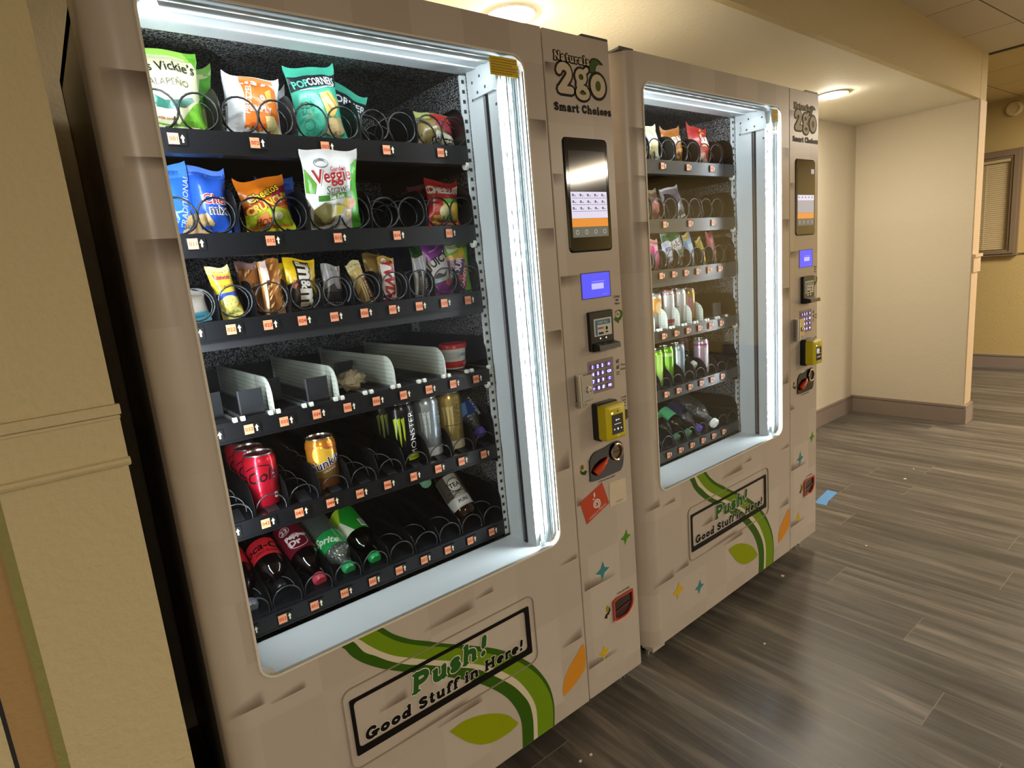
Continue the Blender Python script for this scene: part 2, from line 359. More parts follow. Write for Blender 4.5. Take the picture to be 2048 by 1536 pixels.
def motif(b, x0, x1, z, h, up=False, fl=False):
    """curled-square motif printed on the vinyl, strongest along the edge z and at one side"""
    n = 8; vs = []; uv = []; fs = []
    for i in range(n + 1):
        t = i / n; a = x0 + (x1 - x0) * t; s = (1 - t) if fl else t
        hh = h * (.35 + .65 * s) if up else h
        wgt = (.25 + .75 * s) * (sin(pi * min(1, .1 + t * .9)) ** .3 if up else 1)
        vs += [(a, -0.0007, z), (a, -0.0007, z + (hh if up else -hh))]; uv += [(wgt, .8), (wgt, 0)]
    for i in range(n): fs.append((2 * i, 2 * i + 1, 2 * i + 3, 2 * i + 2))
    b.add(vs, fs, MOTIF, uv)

def make_door(root, mid):
    b = NB(); L, RR, B, T = .0885, .9846, .07, 1.83; wl, wr, wb, wt = .1652, .9222, .5806, 1.7568
    prof = [(L, .105), (L, .055)] + [(L + .05 - .05 * cos(R(a)), .05 - .05 * sin(R(a))) for a in range(0, 91, 10)] + [(wl, 0), (wl, .03), (L + .02, .06), (L + .02, .105)]
    b.prismz(prof, B, T, WRAP)
    b.box(wr, 0, B, RR, .035, T, WRAP); b.box(RR - .02, .03, B, RR, .1, T, WRAP)
    b.box(wl, 0, wt, wr, .035, T, WRAP); b.box(wl, 0, B, wr, .035, wb, WRAP)
    r = .03
    for cx, cz, sx, sz in ((wl, wb, 1, 1), (wr, wb, -1, 1), (wl, wt, 1, -1), (wr, wt, -1, -1)):
        p = [(cx, cz)] + [(cx + sx * (r - r * sin(R(a))), cz + sz * (r - r * cos(R(a)))) for a in range(0, 91, 9)]
        b.prism(p, 0, .03, WRAP)
    # printed squares motif
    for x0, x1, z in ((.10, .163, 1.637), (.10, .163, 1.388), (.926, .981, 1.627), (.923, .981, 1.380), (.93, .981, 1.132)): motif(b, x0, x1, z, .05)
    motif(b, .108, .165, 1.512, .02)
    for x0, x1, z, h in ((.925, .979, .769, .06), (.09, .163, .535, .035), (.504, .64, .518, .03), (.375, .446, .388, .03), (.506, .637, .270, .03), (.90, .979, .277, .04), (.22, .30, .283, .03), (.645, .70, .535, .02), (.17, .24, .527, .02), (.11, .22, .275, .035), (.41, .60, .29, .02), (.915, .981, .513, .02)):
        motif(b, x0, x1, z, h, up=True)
    # the vine
    e = D(0)
    V1 = [(.312, .5806), (.324, .566), (.335, .545), (.356, .519), (.392, .487), (.436, .456), (.477, .431), (.539, .388), (.604, .341), (.651, .300), (.697, .249), (.724, .204), (.740, .158), (.742, .119), (.738, .071)]
    V2 = [(.336, .5806), (.346, .570), (.362, .541), (.385, .520), (.415, .492), (.458, .461), (.497, .440), (.557, .403), (.625, .362), (.673, .318), (.722, .266), (.752, .223), (.773, .180), (.780, .130), (.776, .071)]
    V3 = [(.348, .5806), (.359, .569), (.375, .549), (.398, .524), (.428, .498), (.468, .472), (.510, .446), (.570, .411), (.637, .367), (.686, .328), (.735, .277), (.764, .233), (.785, .188), (.794, .146), (.790, .071)]
    V4 = [(.388, .5806), (.397, .572), (.415, .551), (.437, .529), (.465, .508), (.503, .484), (.548, .459), (.614, .419), (.683, .370), (.738, .328), (.785, .278), (.818, .231), (.841, .179), (.850, .128), (.845, .071)]
    V5 = [(.403, .5806), (.412, .571), (.428, .552), (.447, .535), (.473, .515), (.508, .494), (.552, .466), (.618, .428), (.687, .385), (.742, .340), (.792, .288), (.827, .233), (.847, .184), (.855, .129), (.850, .071)]
    V1, V2, V3, V4, V5 = [spline(v, 5) for v in (V1, V2, V3, V4, V5)]
    b.drape(ribbon(V1, V2), D(0), GREEN1); b.drape(ribbon(V2, V3), D(0), CREAM); b.drape(ribbon(V3, V4), D(0), GREEN2); b.drape(ribbon(V4, V5), D(0), GREEN1)
    leaf = spline([(.534, .245), (.570, .249), (.614, .240), (.665, .217), (.702, .190), (.720, .166), (.731, .149), (.712, .142), (.696, .140), (.656, .143), (.619, .157), (.584, .184), (.559, .213), (.534, .245)], 3)[:-1]
    b.drape(poly(leaf), D(1), LEAFG)
    b.drape(poly(spline([(.891, .136), (.890, .163), (.901, .189), (.922, .213), (.954, .238), (.979, .254), (.980, .185), (.957, .163), (.931, .149), (.905, .140), (.891, .136)], 3)[:-1]), D(0), LEAFO)
    if mid == 1:
        b.drape(star4(.234, .217, .03, lean=.2), D(1), YELI); b.drape(star4(.352, .180, .026, lean=.2), D(1), TEALI)
    door = b.build('door', root, 40)
    # rim of the window, white inner lining of the door opening
    g = NB(); o = rrect(wl - .004, wb - .004, wr + .004, wt + .004, .034, 6); i = rrect(wl, wb, wr, wt, .03, 6)
    g.frame(o, i, -.003, .004, mk('window_rim', 'd9d2c0', rough=.3)); g.build('window_rim', door, 40)
    g = NB()
    g.box(wl - .002, .001, wb - .012, wr + .002, .132, wb + .0006, WHITE); g.box(wl - .002, .001, wt - .0006, wr + .002, .152, wt + .012, WHITE)
    g.box(wl, .132, wb - .05, wr, .135, wb, WHITE)
    for y0 in (.05, .095): g.box(wl, y0, wt - .004, wr, y0 + .006, wt, WHITE)
    for k in range(5): g.disc((.25 + .14 * k, .075, wt - .0005), .003, GREYB, 'z', 8)
    g.box(.862, .024, wb, .874, .136, wt, WHITE)                       # right lining
    g.box(.857, .018, 1.69, .864, .11, 1.72, WHITE)
    for y, z in ((.035, 1.73), (.06, 1.705), (.085, 1.735), (.09, 1.70), (.115, 1.728), (.118, 1.69), (.03, 1.66)): g.disc((.8565 if 1.69 < z < 1.72 else .8615, y, z), .0035, GREYB, 'x', 8)
    g.build('opening_lining', door, 40)
    g = NB(); g.box(.858, .058, .583, .8635, .072, 1.688, BLACK); g.tube([(.858, .065, .59), (.858, .065, 1.685)], .004, GREYB, 6); g.build('cable_channel', door)
    g = NB(); g.box(wl - .002, .003, wb + .001, wr + .004, .006, wt - .001, SHEET); g.build('glass_pane', door)
    g = NB(); x0, x1 = (.831, .908) if mid == 0 else (.866, .908)
    g.box(x0, .0015, 1.711, x1, .0022, 1.750, mk('sticker_yellow', 'd4b400', rough=.5))
    for k in range(6):
        g.box(x0 + .004, .0009, 1.7155 + .0056 * k, x1 - .004 - .012 * (k % 3 == 0), .0014, 1.7175 + .0056 * k, mk('sticker_lines', '9c7a00', rough=.5, var=0))
    g.build('notice_sticker', door)
    # LED strips behind the two stiles
    LEDM = mk('led_diode', 'f0f8ff', emit=LED)
    for nm, px, sx, py, an in (('r', .911, -1, .034, 20), ('s', .8725, -1, .0175, 48), ('l', .157, 1, .046, 30)):
        g = NB(); g.M = g.M @ Matrix.Translation((px, py, 0)) @ Matrix.Rotation(sx * R(an), 4, 'Z')
        if nm != 's': g.box(-.001, -.0065, .60, .001, .0065, 1.72, WHITE)
        else: g.box(-.0012, -.0065, .60, -.0004, -.0055, 1.72, WHITE)
        for k in range(4 if nm == 'l' else 0, 34):
            z = .625 + .0325 * k
            x = sx * .0022; g.add([(x, -.004, z - .006), (x, .004, z - .006), (x, .004, z + .006), (x, -.004, z + .006)], [(0, 1, 2, 3)], LEDM)
        g.build('led_strip', door)
    g = NB(); g.M = g.M @ Matrix.Translation((0, .022, 1.748)) @ Matrix.Rotation(R(48), 4, 'X')  # unseen top strip behind the header, added to brighten the upper shelves
    g.box(.2, -.0065, -.001, .85, .0065, .001, WHITE)
    for k in range(12):
        x = .21 + .054 * k; g.add([(x - .006, -.004, -.0022), (x + .006, -.004, -.0022), (x + .006, .004, -.0022), (x - .006, .004, -.0022)], [(0, 1, 2, 3)], LEDM)
    g.build('led_strip', door)
    g = NB(); g.box(.8655, .0085, wb + .003, .8775, .0100, wt - .002, LENS);
    for k in range(6): g.box(.888 + .005 * k, .016, wb + .004, .8905 + .005 * k, .018, wt - .004, LENS)
    g.box(.9215, .012, wb, .926, .05, wt, WHITE)
    g.build('light_diffuser', door)
    # delivery flap
    g = NB(); o = rrect(.300, .290, .815, .478, .022, 5); i = rrect(.3022, .2922, .8128, .4758, .020, 5)
    g.frame(o, i, -.0030, .002, mk('flap_rim', '94877a', rough=.35)); door_flap = g
    o = rrect(.314, .3205, .797, .452, .004, 3); i = rrect(.3225, .337, .783, .4435, .008, 3); g.frame(o, i, -.0028, -.0018, BLKI)
    CR = ink('d8d2c4')
    for ex, m, ly in ((.0045, CR, 3), (0, PGREEN, 4)): g.drape(slab('Push!', .449, .662, .3875, .047, w=.28, extra=ex, shear=.16), D(ly), m)
    for ex, m, ly in ((.003, CR, 2), (0, BLKI, 3)): g.drape(slab('Good Stuff in Here!', .334, .770, .3430, .0265, w=.27, extra=ex + .0008, shear=.12), D(ly), m)
    g.build('delivery_flap', door, 30)
    return door

def make_panel(root, mid):
    b = NB(); x0, x1 = .9886, 1.2136
    b.rbox(x0, 0, .07, x1, .1, 1.83, WRAP, r=.004)
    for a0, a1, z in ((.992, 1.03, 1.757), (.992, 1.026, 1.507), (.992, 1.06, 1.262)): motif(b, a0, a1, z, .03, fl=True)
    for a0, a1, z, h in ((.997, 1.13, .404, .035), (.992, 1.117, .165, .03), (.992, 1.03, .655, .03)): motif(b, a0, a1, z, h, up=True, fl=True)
    CW = ink('cbbda4'); DK = ink('22190f')
    # leaf logo lettering
    for ex, m, ly in ((.0062, DK, 0), (0, CW, 2)): b.drape(slab('Naturals', 1.020, 1.141, 1.7655, .0185, w=.19, extra=ex, rise=-.001), D(ly), m)
    for ch, xa, xb, zb, h, w in (('2', 1.021, 1.083, 1.691, .070, .25), ('g', 1.081, 1.140, 1.7035, .076, .155)):
        for ex, m, ly in ((.0115, DK, 0), (0, CW, 2)): b.drape(slab(ch, xa, xb, zb, h, w=w, extra=ex), D(ly), m)
    b.drape(ell(1.166, 1.7205, .034, .0345, 32, -.15), D(0), DK); b.drape(ell(1.166, 1.7205, .0265, .0275, 32, -.15), D(2), CW); b.drape(ell(1.166, 1.7205, .0095, .0125, 20, -.15), D(3), ink('4c5a10'))
    b.drape(ell(1.1072, 1.7355, .005, .0055, 14), D(1), ink('4c5a10')); b.drape(ell(1.110, 1.698, .011, .0035, 14), D(1), ink('4c5a10'))
    lf = spline([(1.136, 1.748), (1.137, 1.765), (1.146, 1.781), (1.161, 1.785), (1.175, 1.782), (1.189, 1.772), (1.174, 1.773), (1.163, 1.764), (1.157, 1.750), (1.136, 1.748)], 3)[:-1]
    b.drape(poly(lf), D(1), DK); b.drape(xf(poly([(a - 1.155, c - 1.767) for a, c in lf]), 1.1545, 1.7668, .8), D(2), ink('3e5a22'))
    b.drape(slab('Smart Choices', 1.010, 1.210, 1.6525, .0185, w=.235, extra=.0012), D(1), BLKI)
    # small print and marks
    for k, s in enumerate(('Dollar', 'Bill', 'Input')): b.drape(text(s, .0095, .01, dx=1.193, dz=1.194 - .0095 * k), D(0), DK)
    ar = poly(spline([(1.180, 1.152), (1.196, 1.158), (1.211, 1.152), (1.210, 1.138), (1.200, 1.128), (1.196, 1.129)], 3) + [(1.196, 1.120), (1.176, 1.133), (1.190, 1.147), (1.191, 1.137)] + spline([(1.200, 1.138), (1.204, 1.146), (1.196, 1.151), (1.180, 1.152)], 3)[:-1])
    b.drape(ar, D(0), ink('3f6a1e')); b.drape(xf(rect(-.006, -.009, .006, .009), 1.192, 1.146, 1, 1, -.5), D(1), CW); b.drape(ell(1.192, 1.146, .0022, .003, 10), D(2), DK)
    for z in (1.018, 1.0015, .985):
        b.drape(rect(1.176, z - .0045, 1.1855, z - .003) + rect(1.176, z + .003, 1.1855, z + .0045) + rect(1.176, z - .0045, 1.1775, z + .0045) + rect(1.184, z - .0045, 1.1855, z + .0045), D(0), DK)
    b.drape(stroke([(1.178, 1.0185), (1.1805, 1.016), (1.187, 1.0245)], .0016), D(1), DK); b.drape(stroke([(1.178, 1.002), (1.1805, .9995), (1.187, 1.008)], .0016), D(1), DK)
    b.drape(text('Your', .009, .01, dx=1.2025, dz=1.006), D(0), DK); b.drape(text('Choice', .009, .01, dx=1.2005, dz=.9945, squash=.8), D(0), DK)
    for k, s in enumerate(('Credit', 'Card', 'Swipe', 'Here')): b.drape(text(s, .009, .01, dx=1.198, dz=.9145 - .0085 * k, squash=.9), D(0), DK)
    b.drape(poly([(1.198, .878), (1.211, .876), (1.211, .856), (1.214, .856), (1.204, .846), (1.196, .858), (1.200, .858)]), D(0), ink('4a463c'))
    b.drape(ell(1.020, .757, .0065, .0075, 16), D(0), ink('8c7a2a')); b.drape(ell(1.020, .757, .0045, .0055, 16), D(1), ink('6c5e20'))
    b.drape(poly([(1.011, .753), (1.013, .742), (1.021, .735), (1.028, .735), (1.029, .731), (1.038, .742), (1.028, .747), (1.028, .743), (1.020, .745)]), D(0), ink('2f4a16'))
    b.drape(text('COIN RETURN INSERT', .0068, .01, dx=1.112, dz=.6985), D(0), DK)
    b.drape(star4(1.174, .502, .0235, lean=.2), D(0), GRNI); b.drape(star4(1.072, .434, .034, lean=.12), D(0), CREAM); b.drape(star4(1.071, .437, .0285, lean=.12), D(1), TEALI); b.drape(star4(1.056, .186, .029, lean=.1), D(0), CREAM); b.drape(star4(1.056, .188, .0235, lean=.1), D(1), YELI)
    b.drape(text('COIN RETURN', .0085, .01, dx=1.150, dz=.3425), D(0), DK)
    b.drape(ell(1.081, .314, .0065, .011, 14), D(0), ink('a08a1c')); b.drape(poly([(1.090, .318), (1.092, .306), (1.083, .294), (1.079, .297), (1.077, .286), (1.066, .291), (1.073, .3), (1.084, .304)]), D(1), DK)
    pn = b.build('control_panel', root, 35)
    # touch screen
    g = NB(); g.rbox(1.028, -.003, 1.317, 1.1865, .0, 1.5935, GLOSSB, r=.012, n=5)
    SW = mk('screen_white', 'c9c8e0', emit=.9); SO = mk('screen_orange', 'd88a2e', emit=.75); SG = mk('screen_grey', '6a6d62', emit=.45); SD = mk('screen_dim', '2a2a28', rough=.08); ST = mk('screen_text', '6d6c84', emit=.5); SB = mk('screen_pale', 'a8a7b2', emit=.6)
    e = lambda a, c: (a, -.0034, c); e2 = lambda a, c: (a, -.0038, c)
    g.drape(rect(1.043, 1.466, 1.173, 1.563), e, SD); g.drape(rect(1.0425, 1.4005, 1.1725, 1.465), e, SW if mid == 0 else SB); g.drape(rect(1.042, 1.3795, 1.172, 1.4), e, SO); g.drape(rect(1.042, 1.354, 1.172, 1.379), e, SG)
    if mid == 1: g.drape(rect(1.0425, 1.446, 1.1725, 1.465), e2, SW); g.drape(rect(1.148, 1.542, 1.1725, 1.559), e2, SB)
    for j, z in enumerate((1.457, 1.441, 1.425) if mid == 0 else (1.457,)):
        for k in range(5):
            x = 1.054 + .0262 * k; g.drape(rect(x - .007, z - .003, x - .001, z + .003) + rect(x, z - .0028, x + .006, z - .001), lambda a, c: (a, -.0042, c), ST)
        if mid == 0: g.drape(rect(1.046, z - .0078, 1.170, z - .0068), lambda a, c: (a, -.0042, c), ST)
    for k in range(4): g.drape(ring(1.058 + .033 * k, 1.3665, .006, .006, .002, 12), e2, SB)
    g.drape(ell(1.172, 1.327, .0022, .0022, 10), e, GREYB)
    g.build('touch_screen', pn, 30)
    g = NB(); g.box(1.061, -.001, 1.197, 1.1705, 0, 1.2645, mk('lcd_bezel', '34347a', rough=.3)); e = lambda a, c: (a, -.0014, c); e2 = lambda a, c: (a, -.0018, c)
    g.drape(rect(1.063, 1.199, 1.167, 1.262), e, mk('lcd_blue', '4a4be8', emit=.9)); LP = mk('lcd_pale', 'a9a9ff', emit=.95)
    g.drape(rect(1.098, 1.2205, 1.143, 1.2355), e2, LP); g.drape(rect(1.099, 1.239, 1.146, 1.2415), e2, mk('lcd_mid', '7a7af2', emit=.9)); g.drape(text('READY', .006, dx=1.148, dz=1.2055), e2, mk('lcd_mid', '7a7af2', emit=.9))
    g.build('payment_display', pn)
    # bill validator
    g = NB(); g.rbox(1.074, -.012, 1.060, 1.1615, 0, 1.1635, BLACK, r=.004); g.prismx([(-.012, 1.082), (-.036, 1.077), (-.038, 1.064), (-.012, 1.060)], 1.078, 1.1575, BLACK)
    e = lambda a, c: (a, -.0125, c); e2 = lambda a, c: (a, -.0129, c); e3 = lambda a, c: (a, -.0133, c)
    g.drape(rect(1.086, 1.0985, 1.153, 1.1445), e, mk('label_pale', 'c8cdc9', rough=.3)); g.drape(rect(1.091, 1.128, 1.148, 1.1405) + rect(1.091, 1.101, 1.098, 1.128), e2, mk('label_blue', '2f6f90', rough=.3)); g.drape(text('INSERT BILL', .0075, .015, dx=1.119, dz=1.134), e3, mk('label_pale', 'c8cdc9'))
    g.drape(rect(1.1, 1.117, 1.121, 1.121), e3, mk('label_red', 'a8472c')); g.drape(rect(1.124, 1.103, 1.142, 1.126), e2, mk('label_cream', 'd8d2b4')); g.drape(ell(1.133, 1.117, .004, .005, 12) + rect(1.128, 1.105, 1.138, 1.109) + rect(1.102, 1.103, 1.12, 1.108), e3, BLKI)
    for x in (1.108, 1.13): g.drape(ell(x, 1.092, .0022, .0022, 8), e, mk('indicator_led', 'ffffff', emit=1.2))
    g.build('bill_validator', pn, 35)
    # keypad
    g = NB(); g.rbox(1.066, -.0015, .946, 1.164, 0, 1.034, mk('keypad_plate', '8c7a72', rough=.4), r=.002)
    KB = mk('key_glow', '6a5cc8', emit=.55); KT = mk('key_digit', 'e6e2ff', emit=1.5); e = lambda a, c: (a, -.0034, c); e2 = lambda a, c: (a, -.0038, c)
    KB2 = mk('key_cap', '5e5668', rough=.4)
    for r, row in enumerate((('1', '2', '3', 'A'), ('4', '5', '6', 'CLR'), ('7', '8', '9', 'C'), ('*', '0', '#', 'OK'))):
        for c, s in enumerate(row):
            x = (1.0805, 1.0995, 1.1175, 1.143)[c]; z = 1.0185 - .0195 * r; hw = .0085 if c < 3 else .0115
            g.box(x - hw * .85, -.003, z - .0065, x + hw * .85, -.0014, z + .0065, KB2); g.drape(ell(x, z, hw * .8, .0058, 14), e, KB); g.drape(text(s, .0125 if c < 3 else .009, .03, dx=x, dz=z), e2, KT)
    g.build('keypad', pn)
    g = NB(); g.rbox(1.016, -.022, .938, 1.060, 0, 1.008, STEEL, r=.004); g.tube([(1.016, -.018, .925), (1.016, -.018, 1.009)], .009, CHROME, 12); g.box(1.012, -.012, .925, 1.045, 0, .94, STEEL)
    g.M = OFF @ Matrix.Translation((1.043, -.022, .967)) @ Matrix.Rotation(R(90), 4, 'X'); g.lathe([(.0085, 0), (.0085, .003), (.006, .0035), (.006, .002), (.003, .002)], CHROME, 18)
    g.build('lock_handle', pn, 35)
    # yellow card reader
    g = NB(); YEL = mk('reader_yellow', 'c8b800', rough=.35); g.rbox(1.070, -.022, .819, 1.150, 0, .921, BLACK, r=.006)
    o = rrect(1.071, .823, 1.147, .917, .006, 3); i = rrect(1.079, .831, 1.139, .909, .005, 3); k = len(o)
    g.add([(a, -.02, c) for a, c in o] + [(a, -.048, c) for a, c in o] + [(a, -.054, c) for a, c in i], [(q + j, q + (j + 1) % k, q + k + (j + 1) % k, q + k + j) for q in (0, k) for j in range(k)] + [tuple(range(2 * k, 3 * k))], YEL)
    e = lambda a, c: (a, -.0545, c); e2 = lambda a, c: (a, -.0549, c)
    g.drape(rect(1.087, .839, 1.131, .892), e, GLOSSB); g.drape(ell(1.090, .8975, .004, .0025, 10), e, mk('reader_lamp', 'f4ffb0', emit=1.5)); RW = mk('reader_white', 'd8d8d8', emit=.7)
    g.drape(ell(1.104, .877, .0026, .0026, 10) + rect(1.108, .876, 1.117, .8785) + rect(1.096, .8655, 1.122, .8668), e2, RW)
    for x, s in ((1.096, .0022), (1.109, .0032), (1.122, .0022)): g.drape(ell(x, .8525, s, s, 10), e2, RW)
    if mid == 1: g.drape(rect(1.09, .868, 1.112, .886), e2, mk('reader_pale', 'b8b8bc', emit=.5))
    g.drape(ell(1.110, .834, .006, .0022, 10), e, WHITEP); g.drape(poly([(1.108, .897), (1.115, .8995), (1.112, .9035)]), e, BLACK)
    g.build('card_reader', pn, 35)
    # coin slot
    g = NB(); cp = spline([(1.0465, .768), (1.066, .786), (1.110, .791), (1.142, .797), (1.166, .795), (1.181, .775), (1.1795, .735), (1.170, .713), (1.150, .708), (1.054, .708), (1.0455, .722), (1.0465, .768)], 4)[:-1]
    g.prism(cp, -.004, 0, GLOSSB); e = lambda a, c: (a, -.0046, c)
    g.tube([(1.062, -.006, .729), (1.078, -.009, .740), (1.098, -.011, .752), (1.114, -.006, .760)], [.010, .011, .007, .003], mk('coin_lever_orange', 'c2401c', rough=.25), 10)
    rg = arc(1.151, .768, .0215, .0225, 0, 360, 28); g.tube([(a, -.008, c) for a, c in rg], .0032, CHROME, 8, caps=False); g.drape(ell(1.151, .768, .02, .021), lambda a, c: (a, -.006, c), mk('coin_disc', '6a6450', rough=.3, metal=.7)); g.drape(rect(1.138, .768, 1.165, .7705), lambda a, c: (a, -.0066, c), BLACK)
    g.tube([(a, -.009, c) for a, c in arc(1.151, .768, .0175, .0185, 0, 360, 24)], .0012, mk('coin_ring_red', '8a2a18', rough=.3), 6, caps=False)
    g.build('coin_slot', pn, 40)
    # coin return cup
    g = NB(); cp = [(1.101, .328), (1.116, .334), (1.188, .334)] + spline([(1.188, .300), (1.182, .282), (1.166, .268), (1.148, .262), (1.112, .262), (1.101, .268)], 4)
    cc = (1.146, .298); ins = [(cc[0] + (a - cc[0]) * .86, cc[1] + (c - cc[1]) * .86) for a, c in cp]
    g.frame(cp, ins, -.006, .0, mk('cup_red', 'a84530', rough=.25)); g.prism(ins, -.0012, -.0004, mk('cup_dark', '2c0d08', rough=.2)); g.tube([(1.107, -.003, .290), (1.175, -.003, .300)], .0016, mk('cup_edge', '6a4038', rough=.3), 6)
    g.tube([(a, -.006, c) for a, c in cp[2:]], .0018, mk('cup_lip', 'e0a898', rough=.2), 6); g.build('coin_return_cup', pn, 40)
    if mid == 0:                                                       # stuck-on cards
        g = NB(); OC = mk('card_orange', 'b8401c', rough=.4); CWH = mk('card_white', 'd9cfc6', rough=.5, var=0)
        ca = [(1.003, .663), (1.091, .694), (1.114, .627), (1.023, .594)]; g.prism(ca, -.0014, -.0006, OC); e = lambda a, c: (a, -.0018, c)
        sw = [(1.064 + (.0145 - .0000088 * t * 1.6) * cos(R(t)), .640 + (.0145 - .0000088 * t * 1.6) * sin(R(t))) for t in range(-60, 660, 24)]
        sw = [(1.064 + (.015 - .012 * k / 30) * cos(R(-60 + 24 * k)), .640 + (.015 - .012 * k / 30) * sin(R(-60 + 24 * k))) for k in range(28)]
        g.drape(stroke(sw, .0042), e, CWH); g.drape(poly(spline([(1.058, .659), (1.054, .668), (1.057, .677), (1.061, .668), (1.058, .659)], 3)[:-1]), e, CWH); g.drape(ell(1.053, .657, .003, .003, 10), e, CWH)
        g.drape(text('CANDLE & WREATH', .0088, .0, dx=1.066, dz=.6175, rot=R(19.5), squash=.9), e, CWH)
        g.build('sticker', pn)
        g = NB(); g.prism([(1.119, .684), (1.186, .681), (1.187, .611), (1.117, .613)], -.0012, -.0006, mk('card_plain', 'cfc2a8', rough=.5)); g.drape(rect(1.138, .621, 1.172, .6225) + rect(1.143, .6178, 1.167, .6188), lambda a, c: (a, -.0016, c), ink('8a7a6a')); g.build('sticker', pn)
    return pn

_COIL = {}
def coil(kind):
    if kind in _COIL: return _COIL[kind]
    r, wr, pitch, turns, m = {'wide': (.0325, .0021, .062, 6.6, WIREB), 'narrow': (.0305, .0017, .045, 9.4, WIRE), 'drink': (.0300, .0016, .078, 5.6, WIRE)}[kind]
    b = MB(); n = int(turns * 20); b.tube([(r * cos(2 * pi * k / 20), .006 * k / 20 + pitch * max(0, k - 16) / 20, r * sin(2 * pi * k / 20)) for k in range(n)], wr, m, 5)
    me = bpy.data.meshes.new('coil'); me.from_pydata(b.v, [], b.f); me.materials.append(m)
    for p in me.polygons: p.use_smooth = True
    _COIL[kind] = me; return me
def put_coil(tray, kind, x, z, rot, mirror=False):
    o = bpy.data.objects.new('coil', coil(kind)); COL.objects.link(o); o.parent = tray
    o.location = (x - .65, .141 - .37, z); o.rotation_euler = (0, rot, 0)
    if mirror: o.scale = (-1, 1, 1)
def divider(tray, x, F, H, y0=.137, y1=.58, rr=.05, slope=0.0, th=.0016, m=None):
    b = NB(); z = F
    p = [(y0 + .004, z), (y1, z + slope * (y1 - y0)), (y1, z + H + slope * (y1 - y0))] + [(y0 + rr - rr * sin(R(a)), z + H - rr + rr * cos(R(a)) + slope * rr * (1 - a / 90)) for a in range(0, 91, 10)]
    b.prismx(p, x - th / 2, x + th / 2, m or BLACK)
    b.build('divider', tray)
def price_tag(tray, x, z, s):
    b = NB(); b.box(x - .0105, .1275, z - .0108, x + .0215, .1295, z + .0108, BLACK); e = lambda a, c: (a, .1271, c); e2 = lambda a, c: (a, .1268, c)
    b.drape(rect(x - .009, z - .0095, x + .0085, z + .0095), e, ORANGE_TAG); b.drape(text(s, .0102, .012, dx=x, dz=z), e2, TAGINK)
    b.drape(poly([(x + .0132, z - .0065), (x + .0162, z - .0065), (x + .0162, z + .001), (x + .0185, z + .001), (x + .0147, z + .0075), (x + .0109, z + .001), (x + .0132, z + .001)]), e, TAGARROW)
    b.build('price_tag', tray)

